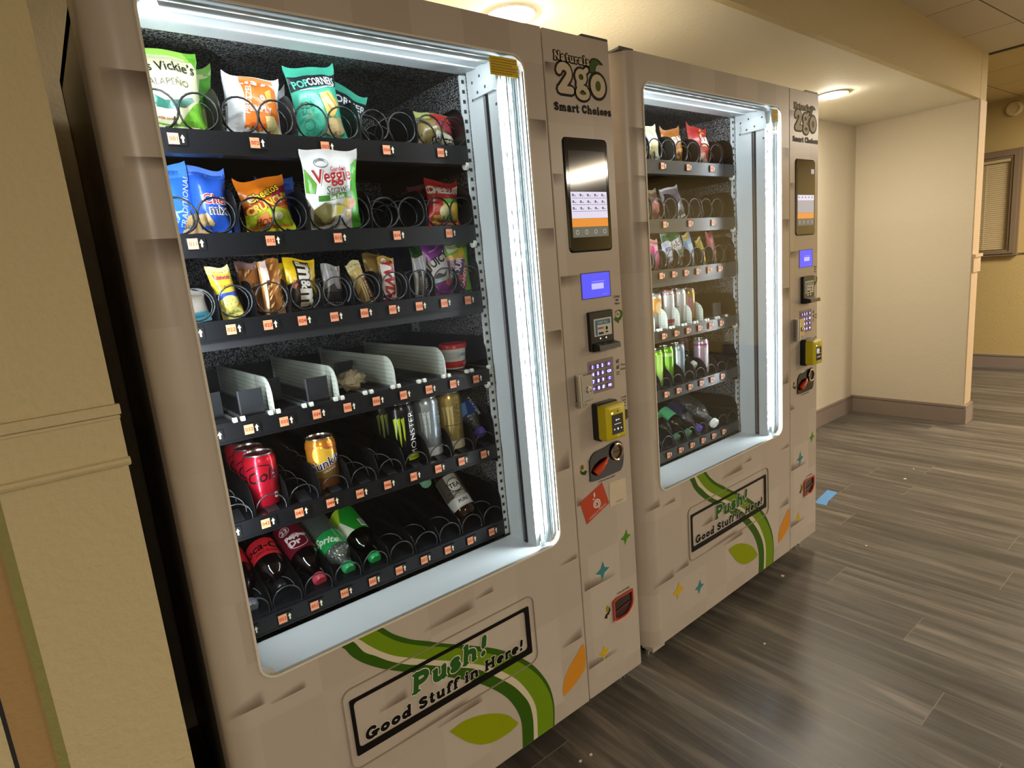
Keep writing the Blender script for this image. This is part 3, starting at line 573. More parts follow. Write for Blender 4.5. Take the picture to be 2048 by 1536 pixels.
def make_tray(root, row, mid):
    F = FL[row]; wide = row in (1, 2); b = NB(); x0, x1 = .158, .842; slope = {6: .36}.get(row, 0.0); y1 = .585
    b.box(x0, .131, LO[row], x1, .137, F + .001, TRAYB)                                    # front lip
    b.add([(x0, .135, F - .004), (x1, .135, F - .004), (x1, y1, F - .004 + slope * .45), (x0, y1, F - .004 + slope * .45), (x0, .135, F), (x1, .135, F), (x1, y1, F + slope * .45), (x0, y1, F + slope * .45)], [(0, 1, 2, 3), (4, 5, 6, 7), (0, 1, 5, 4), (2, 3, 7, 6), (0, 3, 7, 4), (1, 2, 6, 5)], TRAYB)
    b.box(x0, y1, F - .01 + slope * .45, x1, y1 + .004, F + .06 + slope * .45, TRAYB)
    if row == 3: b.box(x0, .134, 1.190, x1, .15, 1.204, mk('rail_grey', '3c3d41', rough=.35, metal=.5))
    b.box(x0, .13, LO[row] - .004, x1, .16, LO[row], TRAYB)
    lab = [.208 + .1387 * k for k in range(5)] if wide else [.1783 + .0687 * k for k in range(10)]
    if mid == 1: lab = [.276 + .1387 * k for k in range(4)] if wide else [.3155 + .0687 * k for k in range(7)]
    # wheel at the right end
    wz = LO[row] - .006
    b.M = OFF @ Matrix.Translation((.836, .137, wz)) @ Matrix.Rotation(R(90), 4, 'Y')
    if row in (1, 2, 4): b.lathe([(.003, -.004), (.0095, -.004), (.0095, .004), (.003, .004)], WHITEP, 18)
    b.M = OFF
    t = b.build('tray', root)
    # right side plate
    g = NB(); H = .095 if row != 4 else .085
    p = [(.133, LO[row] - .016), (.6, LO[row] - .016), (.6, F + H)] + [(.137 + .045 - .045 * sin(R(a)), F + H - .045 + .045 * cos(R(a))) for a in range(0, 91, 9)]
    g.prismx(p, .842, .844, BLACK); g.build('side_plate', t)
    for k, x in enumerate(lab):
        first = {1: 1, 2: 11, 3: 21, 4: 31, 5: 41, 6: 51}[row] + (1 if mid and not wide else 0) * 2
        price_tag(t, x, LAB[row], '%03d' % (first + k) if wide else '%03d' % (first + k))
    rnd = random.Random(row * 7 + mid)
    if wide:
        base = .158 if mid == 0 else .226; n = 5 if mid == 0 else 4
        for k in range(n):
            c = base + .1387 * (k + .5)
            put_coil(t, 'wide', c - .0335, F + .0345, 1.57 + rnd.uniform(-.5, .3)); put_coil(t, 'wide', c + .0335, F + .0345, 1.57 + rnd.uniform(-.3, .5))
            if k < n - (mid == 0): divider(t, base + .1387 * (k + 1), F, .088)
    elif row == 4:
        for k in range(10 if mid == 0 else 7):
            c = (.1986 if mid == 0 else .2673 + .0687) + .0687 * k; q = NB()
            q.box(c - .022, .138, F - .002, c + .022, .57, F + .003, mk('belt_black', '17181c', rough=.5))
            for sx in (-.027, .027): q.tube([(c + sx, .14, F + .003), (c + sx, .57, F + .003)], .0045, mk('guide_rail_grey', '777c7c', rough=.3, metal=.6), 6); q.tube([(c + sx - .004, .1345, F + .004), (c + sx + .004, .1345, F + .004)], .0055, WHITEP, 12)
            q.tube([(c - .02, .137, F), (c + .02, .137, F)], .004, BLACK, 8); q.build('pusher_rail', t)
        DV = mk('divider_white', 'c3c9be', rough=.4); GR = mk('divider_groove', '8d938a', rough=.5)
        for x in ((.302, .440, .577, .714) if mid == 0 else (.622, .553, .484, .415, .346)):
            q = NB(); z = F - .009; Hh = .083; p = [(.133, z), (.585, z), (.585, z + Hh - .004)] + [(.133 + .04 - .04 * sin(R(a)), z + Hh - .04 + .04 * cos(R(a))) for a in range(0, 91, 9)]
            q.prismx(p, x - .0012, x + .0012, DV)
            for k in range(7):
                zz = z + .012 + .0095 * k; s = .14 if zz < z + Hh - .04 else .133 + .04 - math.sqrt(max(0, .04 ** 2 - (zz - (z + Hh - .04)) ** 2)) + .003
                q.box(x - .0016, s, zz, x + .0016, .58, zz + .0009, GR)
            q.box(x - .002, .575, z + .02, x + .004, .588, z + Hh, DV); q.build('divider', t)
        for c, y in (((.2673, .155), (.4047, .155), (.336, .26), (.5421, .33), (.1986, .2)) if mid == 0 else ((.749, .155),)):
            q = NB(); q.box(c - .0225, y, F + .008, c + .0225, y + .003, F + .056, mk('pusher_dark', '2a2c30', rough=.25)); q.box(c - .0225, y, F + .004, c + .0225, y + .03, F + .008, BLACK); q.box(c - .0245, y - .001, F + .006, c - .0225, y + .006, F + .056, GREYB); q.build('pusher', t)
    else:
        ks = range(-1, 9) if mid == 0 else range(1, 9)
        for k in ks:
            c = .2673 + .0687 * k
            if row == 3: put_coil(t, 'narrow', c, F + .034, 1.2 + rnd.uniform(-.5, .5))
            else:
                put_coil(t, 'drink', c, F + .006 if row == 5 else F + .012, 1.9 + rnd.uniform(-.4, .5))
                if row == 5:
                    q = NB(); q.add([(c - .010, .139, F + .001), (c + .014, .139, F + .001), (c + .014, .185, F + .012), (c - .010, .185, F + .012), (c - .010, .139, F - .012), (c + .014, .139, F - .012), (c + .014, .185, F + .002), (c - .010, .185, F + .002)], [(0, 1, 2, 3), (4, 5, 6, 7), (0, 1, 5, 4), (2, 3, 7, 6), (0, 3, 7, 4), (1, 2, 6, 5)], mk('stop_grey', '1e2024', rough=.35)); q.build('product_stop', t)
            divider(t, c - .0344, F, {3: .072, 5: .066, 6: .04}[row], slope=slope * .6, rr={3: .05, 5: .05, 6: .036}[row])
    return t

def make_machine(name, M, mid, label):
    root = empty(name, M=M @ Matrix.Translation((.65, .37, 0))); tag(root, label, 'vending machine', 'drink and snack vending machines')
    SIDE = mk('cabinet_side', '857a68', rough=.4)
    b = NB(); x0, x1, yb = .108, 1.206, .74
    b.box(x0, .1, .08, x0 + .02, yb, 1.825, SIDE); b.box(x1 - .02, .1, .08, x1, yb, 1.825, SIDE); b.box(x0, .1, 1.80, x1, yb, 1.825, mk('cabinet_top', 'b8b0a2', rough=.5)); b.box(x0, .1, .08, x1, yb, .1, SIDE); b.box(x0, yb - .02, .08, x1, yb, 1.825, SIDE); b.box(.88, .04, .08, .9, yb, 1.8, BLACK)
    cab = b.build('cabinet', root)
    b = NB()   # lining of the cold compartment
    xl, xr, y0, y1, z0, z1 = .148, .864, .137, .625, .30, 1.768
    v = [(xl, y0, z0), (xr, y0, z0), (xr, y1, z0), (xl, y1, z0), (xl, y0, z1), (xr, y0, z1), (xr, y1, z1), (xl, y1, z1)]
    b.add(v, [(0, 1, 2, 3), (4, 5, 6, 7), (2, 3, 7, 6), (0, 3, 7, 4), (1, 2, 6, 5)], LINING); b.build('compartment_lining', root, recalc=False)
    b = NB()   # slotted shelf uprights
    HOLE = mk('slot_hole', '1b1c1e', rough=.6)
    b.box(.8450, .140, .585, .8625, .146, 1.75, WHITE)
    for k in range(52): 
        z = .60 + .0222 * k
        if z < 1.74: b.box(.8490, .1392, z, .8560, .1402, z + .008, HOLE)
    b.box(.8585, .50, .585, .863, .54, 1.75, WHITE)
    for k in range(52):
        z = .60 + .0222 * k
        if z < 1.74: b.box(.8578, .512, z, .8586, .521, z + .008, HOLE)
    b.build('slotted_upright', root)
    b = NB()   # fan plate under the lowest tray
    b.box(.16, .215, .30, .86, .22, .63, mk('fan_plate_grey', '54565b', rough=.35))
    for cx in (.25, .43, .62, .79):
        for r in range(9): b.tube([(a, .211, c) for a, c in arc(cx, .49, .085 - .009 * r, .085 - .009 * r, 0, 360, 32)], .0028, BLACK, 5, caps=False)
        b.disc((cx, .2135, .49), .088, BLACK)
    b.build('fan_grille', root)
    b = NB()
    for k, (xx, zz) in enumerate(((.80, 0), (.83, .0))):
        b.tube(spline([(xx, .56, 1.21), (xx + .01, .55, 1.17), (xx + .022, .55, 1.13), (xx + .03, .56, 1.08)], 6), .006, mk('hose_green', '20302c', rough=.4), 8)
    b.build('hose', root)
    make_door(root, mid); make_panel(root, mid)
    b = NB(); b.rbox(1.122, .004, 1.829, 1.217, .09, 1.838, mk('hinge_dark', '4a4238', rough=.4), r=.003); b.build('hinge_cap', root)
    b = NB(); b.rbox(.09, .012, 1.829, .15, .1, 1.840, mk('hinge_dark', '4a4238'), r=.003); b.build('hinge_cap', root)
    for x, y in ((.16, .08), (1.195, .08), (.16, .66), (1.16, .66)):
        b = NB(); b.M = OFF @ Matrix.Translation((x, y, 0)); b.lathe([(.024, 0), (.024, .012), (.010, .02), (.010, .085)], CHROME, 16); b.build('levelling_foot', root, 40)
    b = NB(); b.box(.1, .006, .055, .16, .05, .07, WRAP); b.build('hinge_bracket', root)
    for row in range(1, 7): make_tray(root, row, mid)
    return root
# ---------------------------------------------------------------- products
def place(M, pos, yaw=0, pitch=0, roll=0):
    return M @ Matrix.Translation(pos) @ Matrix.Rotation(R(yaw), 4, 'Z') @ Matrix.Rotation(R(pitch), 4, 'X') @ Matrix.Rotation(R(roll), 4, 'Y')
def bag(name, label, cat, M, w, h, t, base, prints=(), group=None, seal=.014, seed=0, ear=.010, wr=.0012):
    """pillow bag: origin at the middle of its bottom seal, x width, z up, front towards -y"""
    rd = random.Random(seed * 13 + 5); ph = [rd.uniform(0, 6.28) for _ in range(6)]
    def shape(u, v, s):
        a = max(0.0, 1 - abs(2 * u / w) ** 2.4) ** .7; vv = min(1, max(0, (v - seal) / (h - 2 * seal))); bb = max(0.0, 4 * vv * (1 - vv)) ** .55
        k = a * bb; fw = bb ** .5
        x = u * (1 - .10 * bb * (t / .05)); z = v + .55 * ear * (abs(2 * u / w) ** 5) * ((v / h) ** 6) * (1 + .5 * sin(ph[4] + 3 * u / w)) + .004 * sin(ph[3] + 5 * u / w) * (v / h) ** 3
        n = wr * (sin(u * 95 + ph[0] + v * 30) + sin(v * 80 + ph[1] - u * 60) * .8 + 1.4 * sin((u - v) * 52 + ph[2]) * sin(v * 37 + ph[3])) * (.3 + .7 * fw)
        n += wr * 2.2 * (1 - vv) ** 2 * sin(u * 160 + ph[4]) * (vv > 0) + wr * 2.2 * vv ** 3 * sin(u * 140 + ph[5]) * (vv < 1)
        return (x, s * (t / 2 * k + .0012) + n, z)
    b = MB(); nu, nv = max(10, int(w / .007)), max(14, int(h / .008))
    for s in (-1, 1):
        vs = [shape(w * (i / nu - .5), h * j / nv, s) for j in range(nv + 1) for i in range(nu + 1)]
        b.add(vs, [(j * (nu + 1) + i, j * (nu + 1) + i + 1, (j + 1) * (nu + 1) + i + 1, (j + 1) * (nu + 1) + i) for j in range(nv) for i in range(nu)], foil(base))
    edge = [(w * (i / nu - .5), 0) for i in range(nu + 1)] + [(w / 2, h * j / nv) for j in range(1, nv + 1)] + [(w * (.5 - i / nu), h) for i in range(1, nu + 1)] + [(-w / 2, h * (1 - j / nv)) for j in range(1, nv)]
    ev = [shape(u, v, s) for u, v in edge for s in (-1, 1)]; k = len(edge)
    b.add(ev, [(2 * i, 2 * i + 1, 2 * ((i + 1) % k) + 1, 2 * ((i + 1) % k)) for i in range(k)], foil(base))
    for ly, (tris, m) in enumerate(prints):
        def f(a, c, ly=ly):
            a = min(max(a, -.5), .5) * w; c = min(max(c, 0), 1) * h; p = shape(a, c, -1); return (p[0], p[1] - .0009 - .00022 * ly, p[2])
        b.drape([tuple((p[0], p[1]) for p in q) for q in tris], f, foil(m) if len(m) == 6 else MATS[m], .075)
    # lettering etc. is given in normalised coordinates: u -.5..5, v 0..1
    o = b.build(name, None, 50); o.matrix_world = M; return tag(o, label, cat, group)
def T(s, u, v, hh, w, h, bold=.02, rot=0, shear=0, squash=1.0):      # lettering in bag coordinates, hh = letter height in metres
    t = text(s, hh * 1.35, bold, 'CENTER', shear, R(rot), 0, 0, squash)
    return [tuple((u + p[0] / w, v + p[1] / h) for p in q) for q in t]
def SLB(s, u, v, ww, hh, w, h, extra=0, rot=0, shear=0, wt=.28):
    t = xf(slab(s, -ww / 2, ww / 2, -hh / 2, hh, w=wt, extra=extra, shear=shear), rot=R(rot)); return [tuple((u + p[0] / w, v + p[1] / h) for p in q) for q in t]
def band(v0, v1, u0=-.5, u1=.5, n=1): return rect(u0, v0, u1, v1)

def bar(name, label, cat, M, w, h, t, base, prints=(), group=None, seed=0): return bag(name, label, cat, M, w, h, t, base, prints, group, seal=.010, seed=seed, ear=.002, wr=.0007)
def can(label, M, r, h, col, prints=(), lidm=None, face=0.0, group=None, cat='can', metal=.6):
    """drink can standing at its base; prints are (triangles in metres (s along the wall, z), colour)"""
    o = empty('drink_can', M=M); tag(o, label, cat, group)
    m = mk('can_' + col, col, rough=.22, metal=metal, var=.04, scale=30)
    nk = .012 if r > .03 else .010; prof = [(r * .72, .0), (r * .80, .003), (r, .011), (r, h - nk - .008), (r * .985, h - nk), (r * .86, h - .003)]
    b = MB(); b.lathe(prof, m, 36)
    for ly, (tris, c) in enumerate(prints):
        rr = r + .0005 + .00015 * ly
        def f(s, z): a = face + s / r; q = rr if z < h - nk - .008 else rr - (rr - r * .86 - .0004) * (z - (h - nk - .008)) / (nk + .005); return (q * sin(a), -q * cos(a), z)
        b.drape(tris, f, mk('canink_' + c, c, rough=.25, metal=.3, var=.02), .006)
    b.build('can_body', o, 40)
    L = lidm or mk('can_lid_silver', 'b9bcbe', rough=.25, metal=.95)
    b = MB(); b.lathe([(r * .86, h - .003), (r * .875, h), (r * .84, h + .0005), (r * .81, h - .004), (.0, h - .004)], L, 36, cap=False); b.add([(-.006, -.004, h - .003), (.006, -.004, h - .003), (.006, .012, h - .003), (-.006, .012, h - .003)], [(0, 1, 2, 3)], CHROME); b.build('can_lid', o, 40); return o
def bottle(label, M, base, tip, r, bodym, capcol, lab=None, labc=None, prints=(), face=0.0, group=None, liquid=None, neckr=.0125, capr=.0145, shoulder=.62, wide=False):
    """bottle lying from base point to cap point (machine coordinates); lab=(z0,z1) label sleeve"""
    base, tip = Vector(base), Vector(tip); d = tip - base; L = d.length; q = d.normalized().to_track_quat('Z', 'Y').to_matrix().to_4x4()
    # keep local -y facing up and out
    o = empty('drink_bottle', M=M @ Matrix.Translation(base) @ q); tag(o, label, 'bottle', group)
    cz = L - .018; sh = L * shoulder
    prof = [(r * .5, .004), (r * .72, .0), (r * .95, .006), (r, .018), (r * .97, .04), (r, .05), (r, sh * .92), (r * .98, sh)]
    n = 8
    for k in range(1, n + 1): t = k / n; prof.append((neckr + (r * .98 - neckr) * (cos(pi * t) * .5 + .5), sh + (cz - .012 - sh) * t))
    prof += [(neckr, cz)]
    b = MB(); b.lathe(prof, bodym, 30); b.build('bottle_body', o, 60)
    if liquid:
        b = MB(); b.lathe([(max(.0, p[0] - .002), p[1] + .001) for p in prof[:-3]], liquid, 26); b.build('drink', o, 60)
    if lab:
        b = MB(); rr = r + .0006; b.lathe([(rr, lab[0]), (rr, lab[1])], mk('label_' + labc, labc, rough=.3), 36, cap=False)
        for ly, (tris, c) in enumerate(prints):
            def f(s, z, ly=ly): a = face - s / r; g = rr + .0004 + .00015 * ly; return (g * sin(a), g * cos(a), z)
            b.drape(tris, f, ink(c), .006)
        b.build('bottle_label', o, 40, recalc=False)
    b = MB(); cr = capr; b.lathe([(cr * .95, cz - .001), (cr, cz), (cr, cz + .014), (cr * .85, cz + .018), (0, cz + .018)], mk('cap_' + capcol, capcol, rough=.35), 24, cap=False)
    for k in range(20): a = 2 * pi * k / 20; b.tube([(cr * cos(a), cr * sin(a), cz + .001), (cr * cos(a), cr * sin(a), cz + .014)], .0009, mk('cap_' + capcol, capcol), 4)
    b.build('bottle_cap', o, 40); return o
COLA = mk('cola_plastic', '0c0507', rough=.08, var=0, spec=.7); CLEAR = pet('clear_plastic', 'e2eaea', gl=.1, bump=.9, f0=.13, body=.05, bodycol=(.7, .75, .78, 1)); GREENP = pet('green_plastic', '8fc4a4', gl=.08); DARKC = pet('smoke_plastic', '767a80', gl=.1, bump=.5, f0=.1); BLUEP = pet('blue_plastic', 'c4cef0', gl=.1, bump=.9, f0=.13); TEA = mk('tea_liquid', '3a2414', rough=.15, var=.1); WATER = pet('water', 'd4dcde', gl=.05); GREENL = pet('green_liquid', '6fae8a', gl=.05)

def stock_first(M):
    A = lambda x, y, z, **k: place(M, (x, y, z), **k); S = 'snack bag'
    # ---- top tray
    w, h = .118, .150
    bag('chip_bag', 'cream and green chip bag with jalapeno drawing, front bag at far left of top shelf', S, A(.2235, .185, FL[1], pitch=-6, roll=1), w, h, .055, 'd4d2ac',
        [(band(.0, .12), '7fb83c'), (poly([(.06, .10), (.5, .10), (.5, .42), (.34, .34)]), '6fae35'), (poly([(-.5, .94), (.5, .88), (.5, 1), (-.5, 1)]), '8cc04a'), (poly([(.30, 1), (.5, .8), (.5, 1)]), '5f9e2f'),
         (poly([(-.5, .40), (-.3, .42), (-.1, .36), (.1, .37), (.34, .43), (.36, .38), (.2, .30), (0, .27), (-.5, .28)]), '2f6b5c'), (ell(-.32, .36, .1, .05), '5aa08a'), (T('Miss Vickie\u2019s', -.05, .76, .0195, w, h, .012, 4, squash=.9), '1d1b17'), (T('JALAPE\u00d1O', -.02, .565, .0125, w, h, .0, 2), '4a4634'), (T('kettle cooked', -.1, .17, .005, w, h), 'b05a4a')], seed=1, ear=.022)
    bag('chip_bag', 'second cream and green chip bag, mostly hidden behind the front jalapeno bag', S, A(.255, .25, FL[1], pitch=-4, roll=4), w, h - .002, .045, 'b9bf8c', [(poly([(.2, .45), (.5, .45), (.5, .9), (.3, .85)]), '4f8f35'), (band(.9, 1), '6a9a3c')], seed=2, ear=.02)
    w, h = .108, .118
    bag('chip_bag', 'silver white bag with wide orange stripe printed sideways, front of second column, top shelf', S, A(.368, .185, FL[1], pitch=-4, roll=5), w, h, .05, 'd3d4d6',
        [(poly([(-.22, 0), (.34, 0), (.46, .35), (.42, .78), (.36, .98), (-.22, 1.0)]), 'd9742c'), (T('PRETZEL', -.15, .60, .011, w, h, .01, 82), 'f1ece4'), (T('SIMPLY', .08, .45, .0115, w, h, .02, 2), 'f4efe6'), (poly([(.2, .02), (.5, .02), (.5, .1), (.34, .38), (.14, .34)]), 'd9c98a'), (poly([(.18, .74), (.3, .82), (.32, .6), (.22, .55)]), 'cda84e'), (ell(.02, .88, .07, .055), 'ead8cc'), (ell(.12, .63, .05, .045), 'f2e6dc'), (ell(.12, .63, .02, .02), 'd9742c'), (T('BAKED', .03, .20, .007, w, h), 'c9501c')], seed=3, ear=.02)
    bag('chip_bag', 'silver bag with pointed corners behind the orange striped bag', S, A(.388, .25, FL[1], roll=7, pitch=-3), .125, .122, .04, 'c4c7cb', [(poly([(.1, .3), (.5, .3), (.5, .6), (.2, .6)]), 'a8aab0')], seed=4, ear=.028)
    w, h = .112, .152
    bag('chip_bag', 'teal popped corn bag with dark band and corn chips, third column, top shelf', S, A(.509, .185, FL[1], pitch=-4, roll=-3), w, h, .055, '45b295',
        [(poly([(-.5, .66), (.5, .76), (.5, .9), (-.5, .86)]), '23262e'), (T('POP', -.315, .752, .0165, w, h, .02, 6, squash=.8), '5fd0b0'), (T('CORNERS', .13, .79, .0165, w, h, .02, 6, squash=.72), 'e8ecea'), (stroke([(-.36, .665), (-.05, .67), (.4, .75)], .014), 'c9ced0'), (poly([(.0, .62), (.22, .66), (.42, .52), (.34, .42), (.2, .30), (.08, .36)]), 'd8b45c'), (stroke([(.06, .58), (.2, .4)], .02) + stroke([(.18, .62), (.3, .46)], .02) + stroke([(.3, .6), (.36, .5)], .02), 'a87e34'), (poly([(.1, .30), (.4, .32), (.46, .16), (.3, .06), (.02, .14)]), 'e0c690'), (T('SEA', -.3, .47, .013, w, h, .01), '2b7d68'), (T('SALT', -.3, .38, .009, w, h, .01), '2b7d68'), (ring(-.3, .22, .1, .075, .012), '2b7d68')], seed=5, ear=.02)
    bag('chip_bag', 'second teal bag tilted to the right behind the popped corn bag', S, A(.556, .25, FL[1], roll=20, pitch=-4), .11, .15, .045, '43a88d', [(poly([(-.5, .62), (.5, .66), (.5, .88), (-.5, .86)]), '23262e'), (T('CORNERS', .1, .75, .018, .11, .15, .02, 2), 'c9cdcc')], seed=6, ear=.012)
    w, h = .105, .088
    bag('chip_bag', 'low red and olive salted snack bag at right end of the top shelf', S, A(.795, .19, FL[1], pitch=-10, roll=3), w, h, .045, '8a7a4a',
        [(poly([(-.1, .8), (.5, .7), (.5, .98), (-.05, .98)]), 'b03030'), (poly([(-.1, .6), (.5, .34), (.5, .62), (-.05, .78)]), 'a83a4a'), (poly([(-.2, .04), (.5, .02), (.5, .34), (-.1, .45)]), 'e3dccb'), (T('SALTED', .15, .2, .016, w, h, .02, -3), '2a2418'), (band(.0, .06), 'b8b04a'), (poly([(-.5, .85), (-.1, .8), (-.1, 1), (-.5, 1)]), '9aa05a')], seed=7)
    bar('snack_pack', 'small yellow tipped pack lying deep in the empty fourth column, top shelf', 'snack pack', A(.64, .43, FL[1] + .03, pitch=6), .06, .075, .02, '3a3832', [(poly([(-.4, .72), (0, .78), (0, 1), (-.4, 1)]), 'd8cf8c')], seed=8)
    # ---- second tray
    w, h = .078, .128
    bag('snack_bag', 'blue mix bag with white traditional lettering running up it, at the left frame edge', S, A(.2, .183, FL[2] + .002, pitch=-4, roll=-3), w, h, .04, '2f6fd6', [(band(.8, 1), '4f90ea'), (T('TRADITIONAL', .28, .46, .0115, w, h, .01, 74), 'bcd2f4'), (T('MIX', -.1, .22, .02, w, h, .02, 60), '8fb6ee'), (poly([(.05, .02), (.5, .02), (.5, .3), (.25, .26)]), 'c0a070')], seed=9)
    w, h = .07, .126
    bag('snack_bag', 'royal blue party mix bag with red and white lettering, beside the black divider', S, A(.258, .186, FL[2] + .002, pitch=-5, roll=3), w, h, .042, '2a5bc8', [(band(.86, 1), '5a86e6'), (poly([(-.5, .02), (-.05, .02), (.05, .16), (-.15, .3), (-.5, .28)]), 'b89a6a'), (T('Chex', .18, .52, .019, w, h, .055, 4), 'f2efe9'), (T('Chex', .18, .52, .019, w, h, .015, 4), 'c0242c'), (T('mix', .2, .36, .019, w, h, .05, 4), 'f2efe9'), (T('mix', .2, .36, .019, w, h, .0, 4), '1d2348')], seed=10)
    w, h = .1, .108
    bag('chip_bag', 'orange and lime puffed snack bag, second column, second shelf', S, A(.372, .186, FL[2] + .002, pitch=-5, roll=-5), w, h, .05, 'e07a1c',
        [(poly([(-.5, 0), (.5, 0), (.5, .36), (.1, .44), (-.5, .40)]), 'b9cc2a'), (poly([(-.5, .36), (.5, .50), (.5, .76), (.2, .62), (-.5, .5)]), 'c23a2a'), (poly([(.1, .6), (.5, .66), (.5, .84), (.2, .78)]), 'a02050'), (T('Cheetos', -.05, .71, .0165, w, h, .08, 18), '1a1712'), (T('Cheetos', -.05, .71, .0165, w, h, .02, 18), 'f0c22a'), (T('CRUNCHY', .02, .52, .0155, w, h, .05, 16), 'f2d048'), (poly([(-.3, .3), (-.1, .38), (.0, .2), (-.2, .1)]), 'd88a4a'), (ell(.15, .28, .1, .07), 'e8e4c0'), (T('HOT', -.15, .2, .012, w, h, .03), 'b03a20')], seed=11, ear=.014)
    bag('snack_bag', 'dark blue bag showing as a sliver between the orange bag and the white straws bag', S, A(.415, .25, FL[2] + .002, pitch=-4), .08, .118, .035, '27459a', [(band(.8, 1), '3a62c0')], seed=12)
    w, h = .122, .159
    bag('snack_bag', 'tall white and green vegetable straws bag, third column, second shelf', S, A(.497, .168, FL[2] + .004, pitch=19, roll=-4), w, h, .05, 'e9e9ea',
        [(poly([(.34, 0), (.5, 0), (.5, .9), (.36, .84), (.30, .5)]), '4fae2e'), (poly([(-.5, .5), (-.38, .5), (-.34, .62), (-.5, .8)]), '5a9a30'), (T('Veggie', -.03, .70, .027, w, h, .035, 5, squash=.9), 'f4f2ee'), (T('Veggie', -.03, .70, .027, w, h, .012, 5, squash=.9), 'b4202c'), (T('Garden', .08, .80, .0085, w, h, .01, 6), 'b4202c'), (T('Straws', .03, .565, .0155, w, h, .0, 5, .2), '3a4a2c'), (poly([(-.34, .41), (.32, .46), (.32, .53), (-.34, .48)]), '3c7a28'), (T('Sea Salt', .0, .47, .009, w, h, .02, 4), 'e8efe0'), (ring(-.2, .86, .13, .05, .012), '5a6a74'), (poly([(-.4, .05), (-.05, .08), (0, .34), (-.25, .40), (-.42, .3)]), '6a6234'), (poly([(-.1, .2), (.1, .24), (.14, .34), (-.05, .36)]), 'c2b84a'), (ell(.26, .36, .13, .075), 'd8a070'), (ell(.2, .39, .08, .05), 'c9c25a'), (ell(.3, .39, .06, .045), 'd8785a'), (ell(.22, .22, .05, .04), 'd8a850'), (T('NET WT 1 OZ', .1, .07, .004, w, h), '8a9aa8')], seed=13, ear=.012)
    w, h = .093, .11
    bag('cracker_bag', 'red cheese cracker bag with white lettering at right end of the second shelf', S, A(.79, .186, FL[2] + .002, pitch=-4, roll=3), w, h, .04, 'c2262a',
        [(T('CHEEZ-IT', .0, .79, .0175, w, h, .05, 3, .15), 'f3efe8'), (T('CHEEZ-IT', .0, .79, .0155, w, h, -.004, 3, .15), 'f3efe8'), (poly([(-.28, .06), (.42, .06), (.42, .56), (-.1, .58)]), 'd8c452'), (poly([(-.12, .48), (.36, .52), (.34, .62), (-.12, .58)]), '4f9a44'), (ell(-.1, .3, .14, .15), 'e9e2a8'), (ell(.25, .33, .1, .13), 'e8c23a'), (ell(.08, .18, .1, .08), '5a9a3c'), (rect(-.4, .08, -.2, .24), 'd8b84a'), (T('baked', -.3, .16, .006, w, h), '9a3020')], seed=14)
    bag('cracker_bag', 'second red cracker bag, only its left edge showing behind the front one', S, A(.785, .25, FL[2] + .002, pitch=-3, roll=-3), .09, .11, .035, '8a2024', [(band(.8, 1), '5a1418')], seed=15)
    # ---- third tray
    F = FL[3]; cx = lambda k: .2673 + .0687 * k
    bar('snack_pack', 'teal and clear pastry pack cut off by the left frame edge, third shelf', 'snack pack', A(.2, .165, F, pitch=-8, roll=-6), .05, .062, .03, '39707e', [(band(.3, 1), '7c746c')], seed=16)
    w, h = .042, .104
    bar('cracker_sleeve', 'yellow and blue sleeve of round crackers leaning in the second coil, third shelf', 'snack pack', A(.266, .168, F, pitch=-3, roll=-9), w, h, .026, 'e0c83a', [(band(.86, 1), 'e8dc9a'), (T('Lance', 0, .80, .0095, w, h, .04), 'b03a6a'), (T('TOASTY', .02, .62, .0065, w, h, .01), 'b05a1c'), (band(.40, .50), '2f4aa8'), (ell(.0, .32, .40, .125), 'd8d078'), (ell(.0, .10, .44, .125), 'cfc870')] + [(ell(a, .32 + c, .035, .014, 8), 'a89a40') for a, c in ((-.15, .03), (.12, .03), (0, -.04), (-.2, -.04), (.2, -.03))] + [(ell(a, .10 + c, .035, .014, 8), 'a0943c') for a, c in ((-.2, .03), (0, .05), (.2, .03), (-.1, -.04), (.12, -.04))], seed=17)
    w, h = .042, .11
    NUT = [(ell(random.uniform(-.42, .42), random.uniform(.03, .95), .11, .022, 8, .5), random.choice(('e0a868', 'cf9048', 'ecbc80'))) for _ in range(46)]
    bar('nut_bar', 'orange brown peanut bar in clear wrap standing in front of another, third shelf', 'snack bar', A(cx(1) + .01, .168, F, roll=1, pitch=-3), w, h, .024, 'd08c4c', NUT + [(rect(-.5, .0, -.36, 1), 'e8c8a0'), (rect(-.46, .62, -.2, .99), 'd8c4c0')], seed=18)
    bar('nut_bar', 'second peanut bar, behind and left of the front peanut bar', 'snack bar', A(cx(1) - .012, .215, F, roll=-4, pitch=-4), w, h, .024, 'b8743e', NUT[:20] + [(band(.86, 1), 'a88078')], seed=19)
    w, h = .066, .108
    bar('candy_bag', 'bright yellow peanut candy bag with brown lettering turned on its side, fourth coil', 'candy', A(cx(2) + .003, .17, F, roll=2, pitch=-3), w, h, .032, 'f0c818', [(poly([(-.5, .0), (.5, .0), (.45, .2), (.3, .42), (-.1, .62), (-.5, .5)]), '2a1c12'), (T('m', .05, .76, .036, w, h, .10, -90), '2a1a10'), (T('m', .05, .76, .036, w, h, .04, -90), 'f4f0e8'), (T('&', .06, .50, .022, w, h, .10, -90), '2a1a10'), (T('&', .06, .50, .022, w, h, .03, -90), 'f4f0e8'), (T('m', .05, .25, .036, w, h, .05, -90), 'e8e2d8'), (rect(-.15, .88, .0, .94), 'f0e8b0'), (poly([(-.42, .46), (-.3, .6), (-.2, .5), (-.3, .42)]), 'c05a2a')], seed=20)
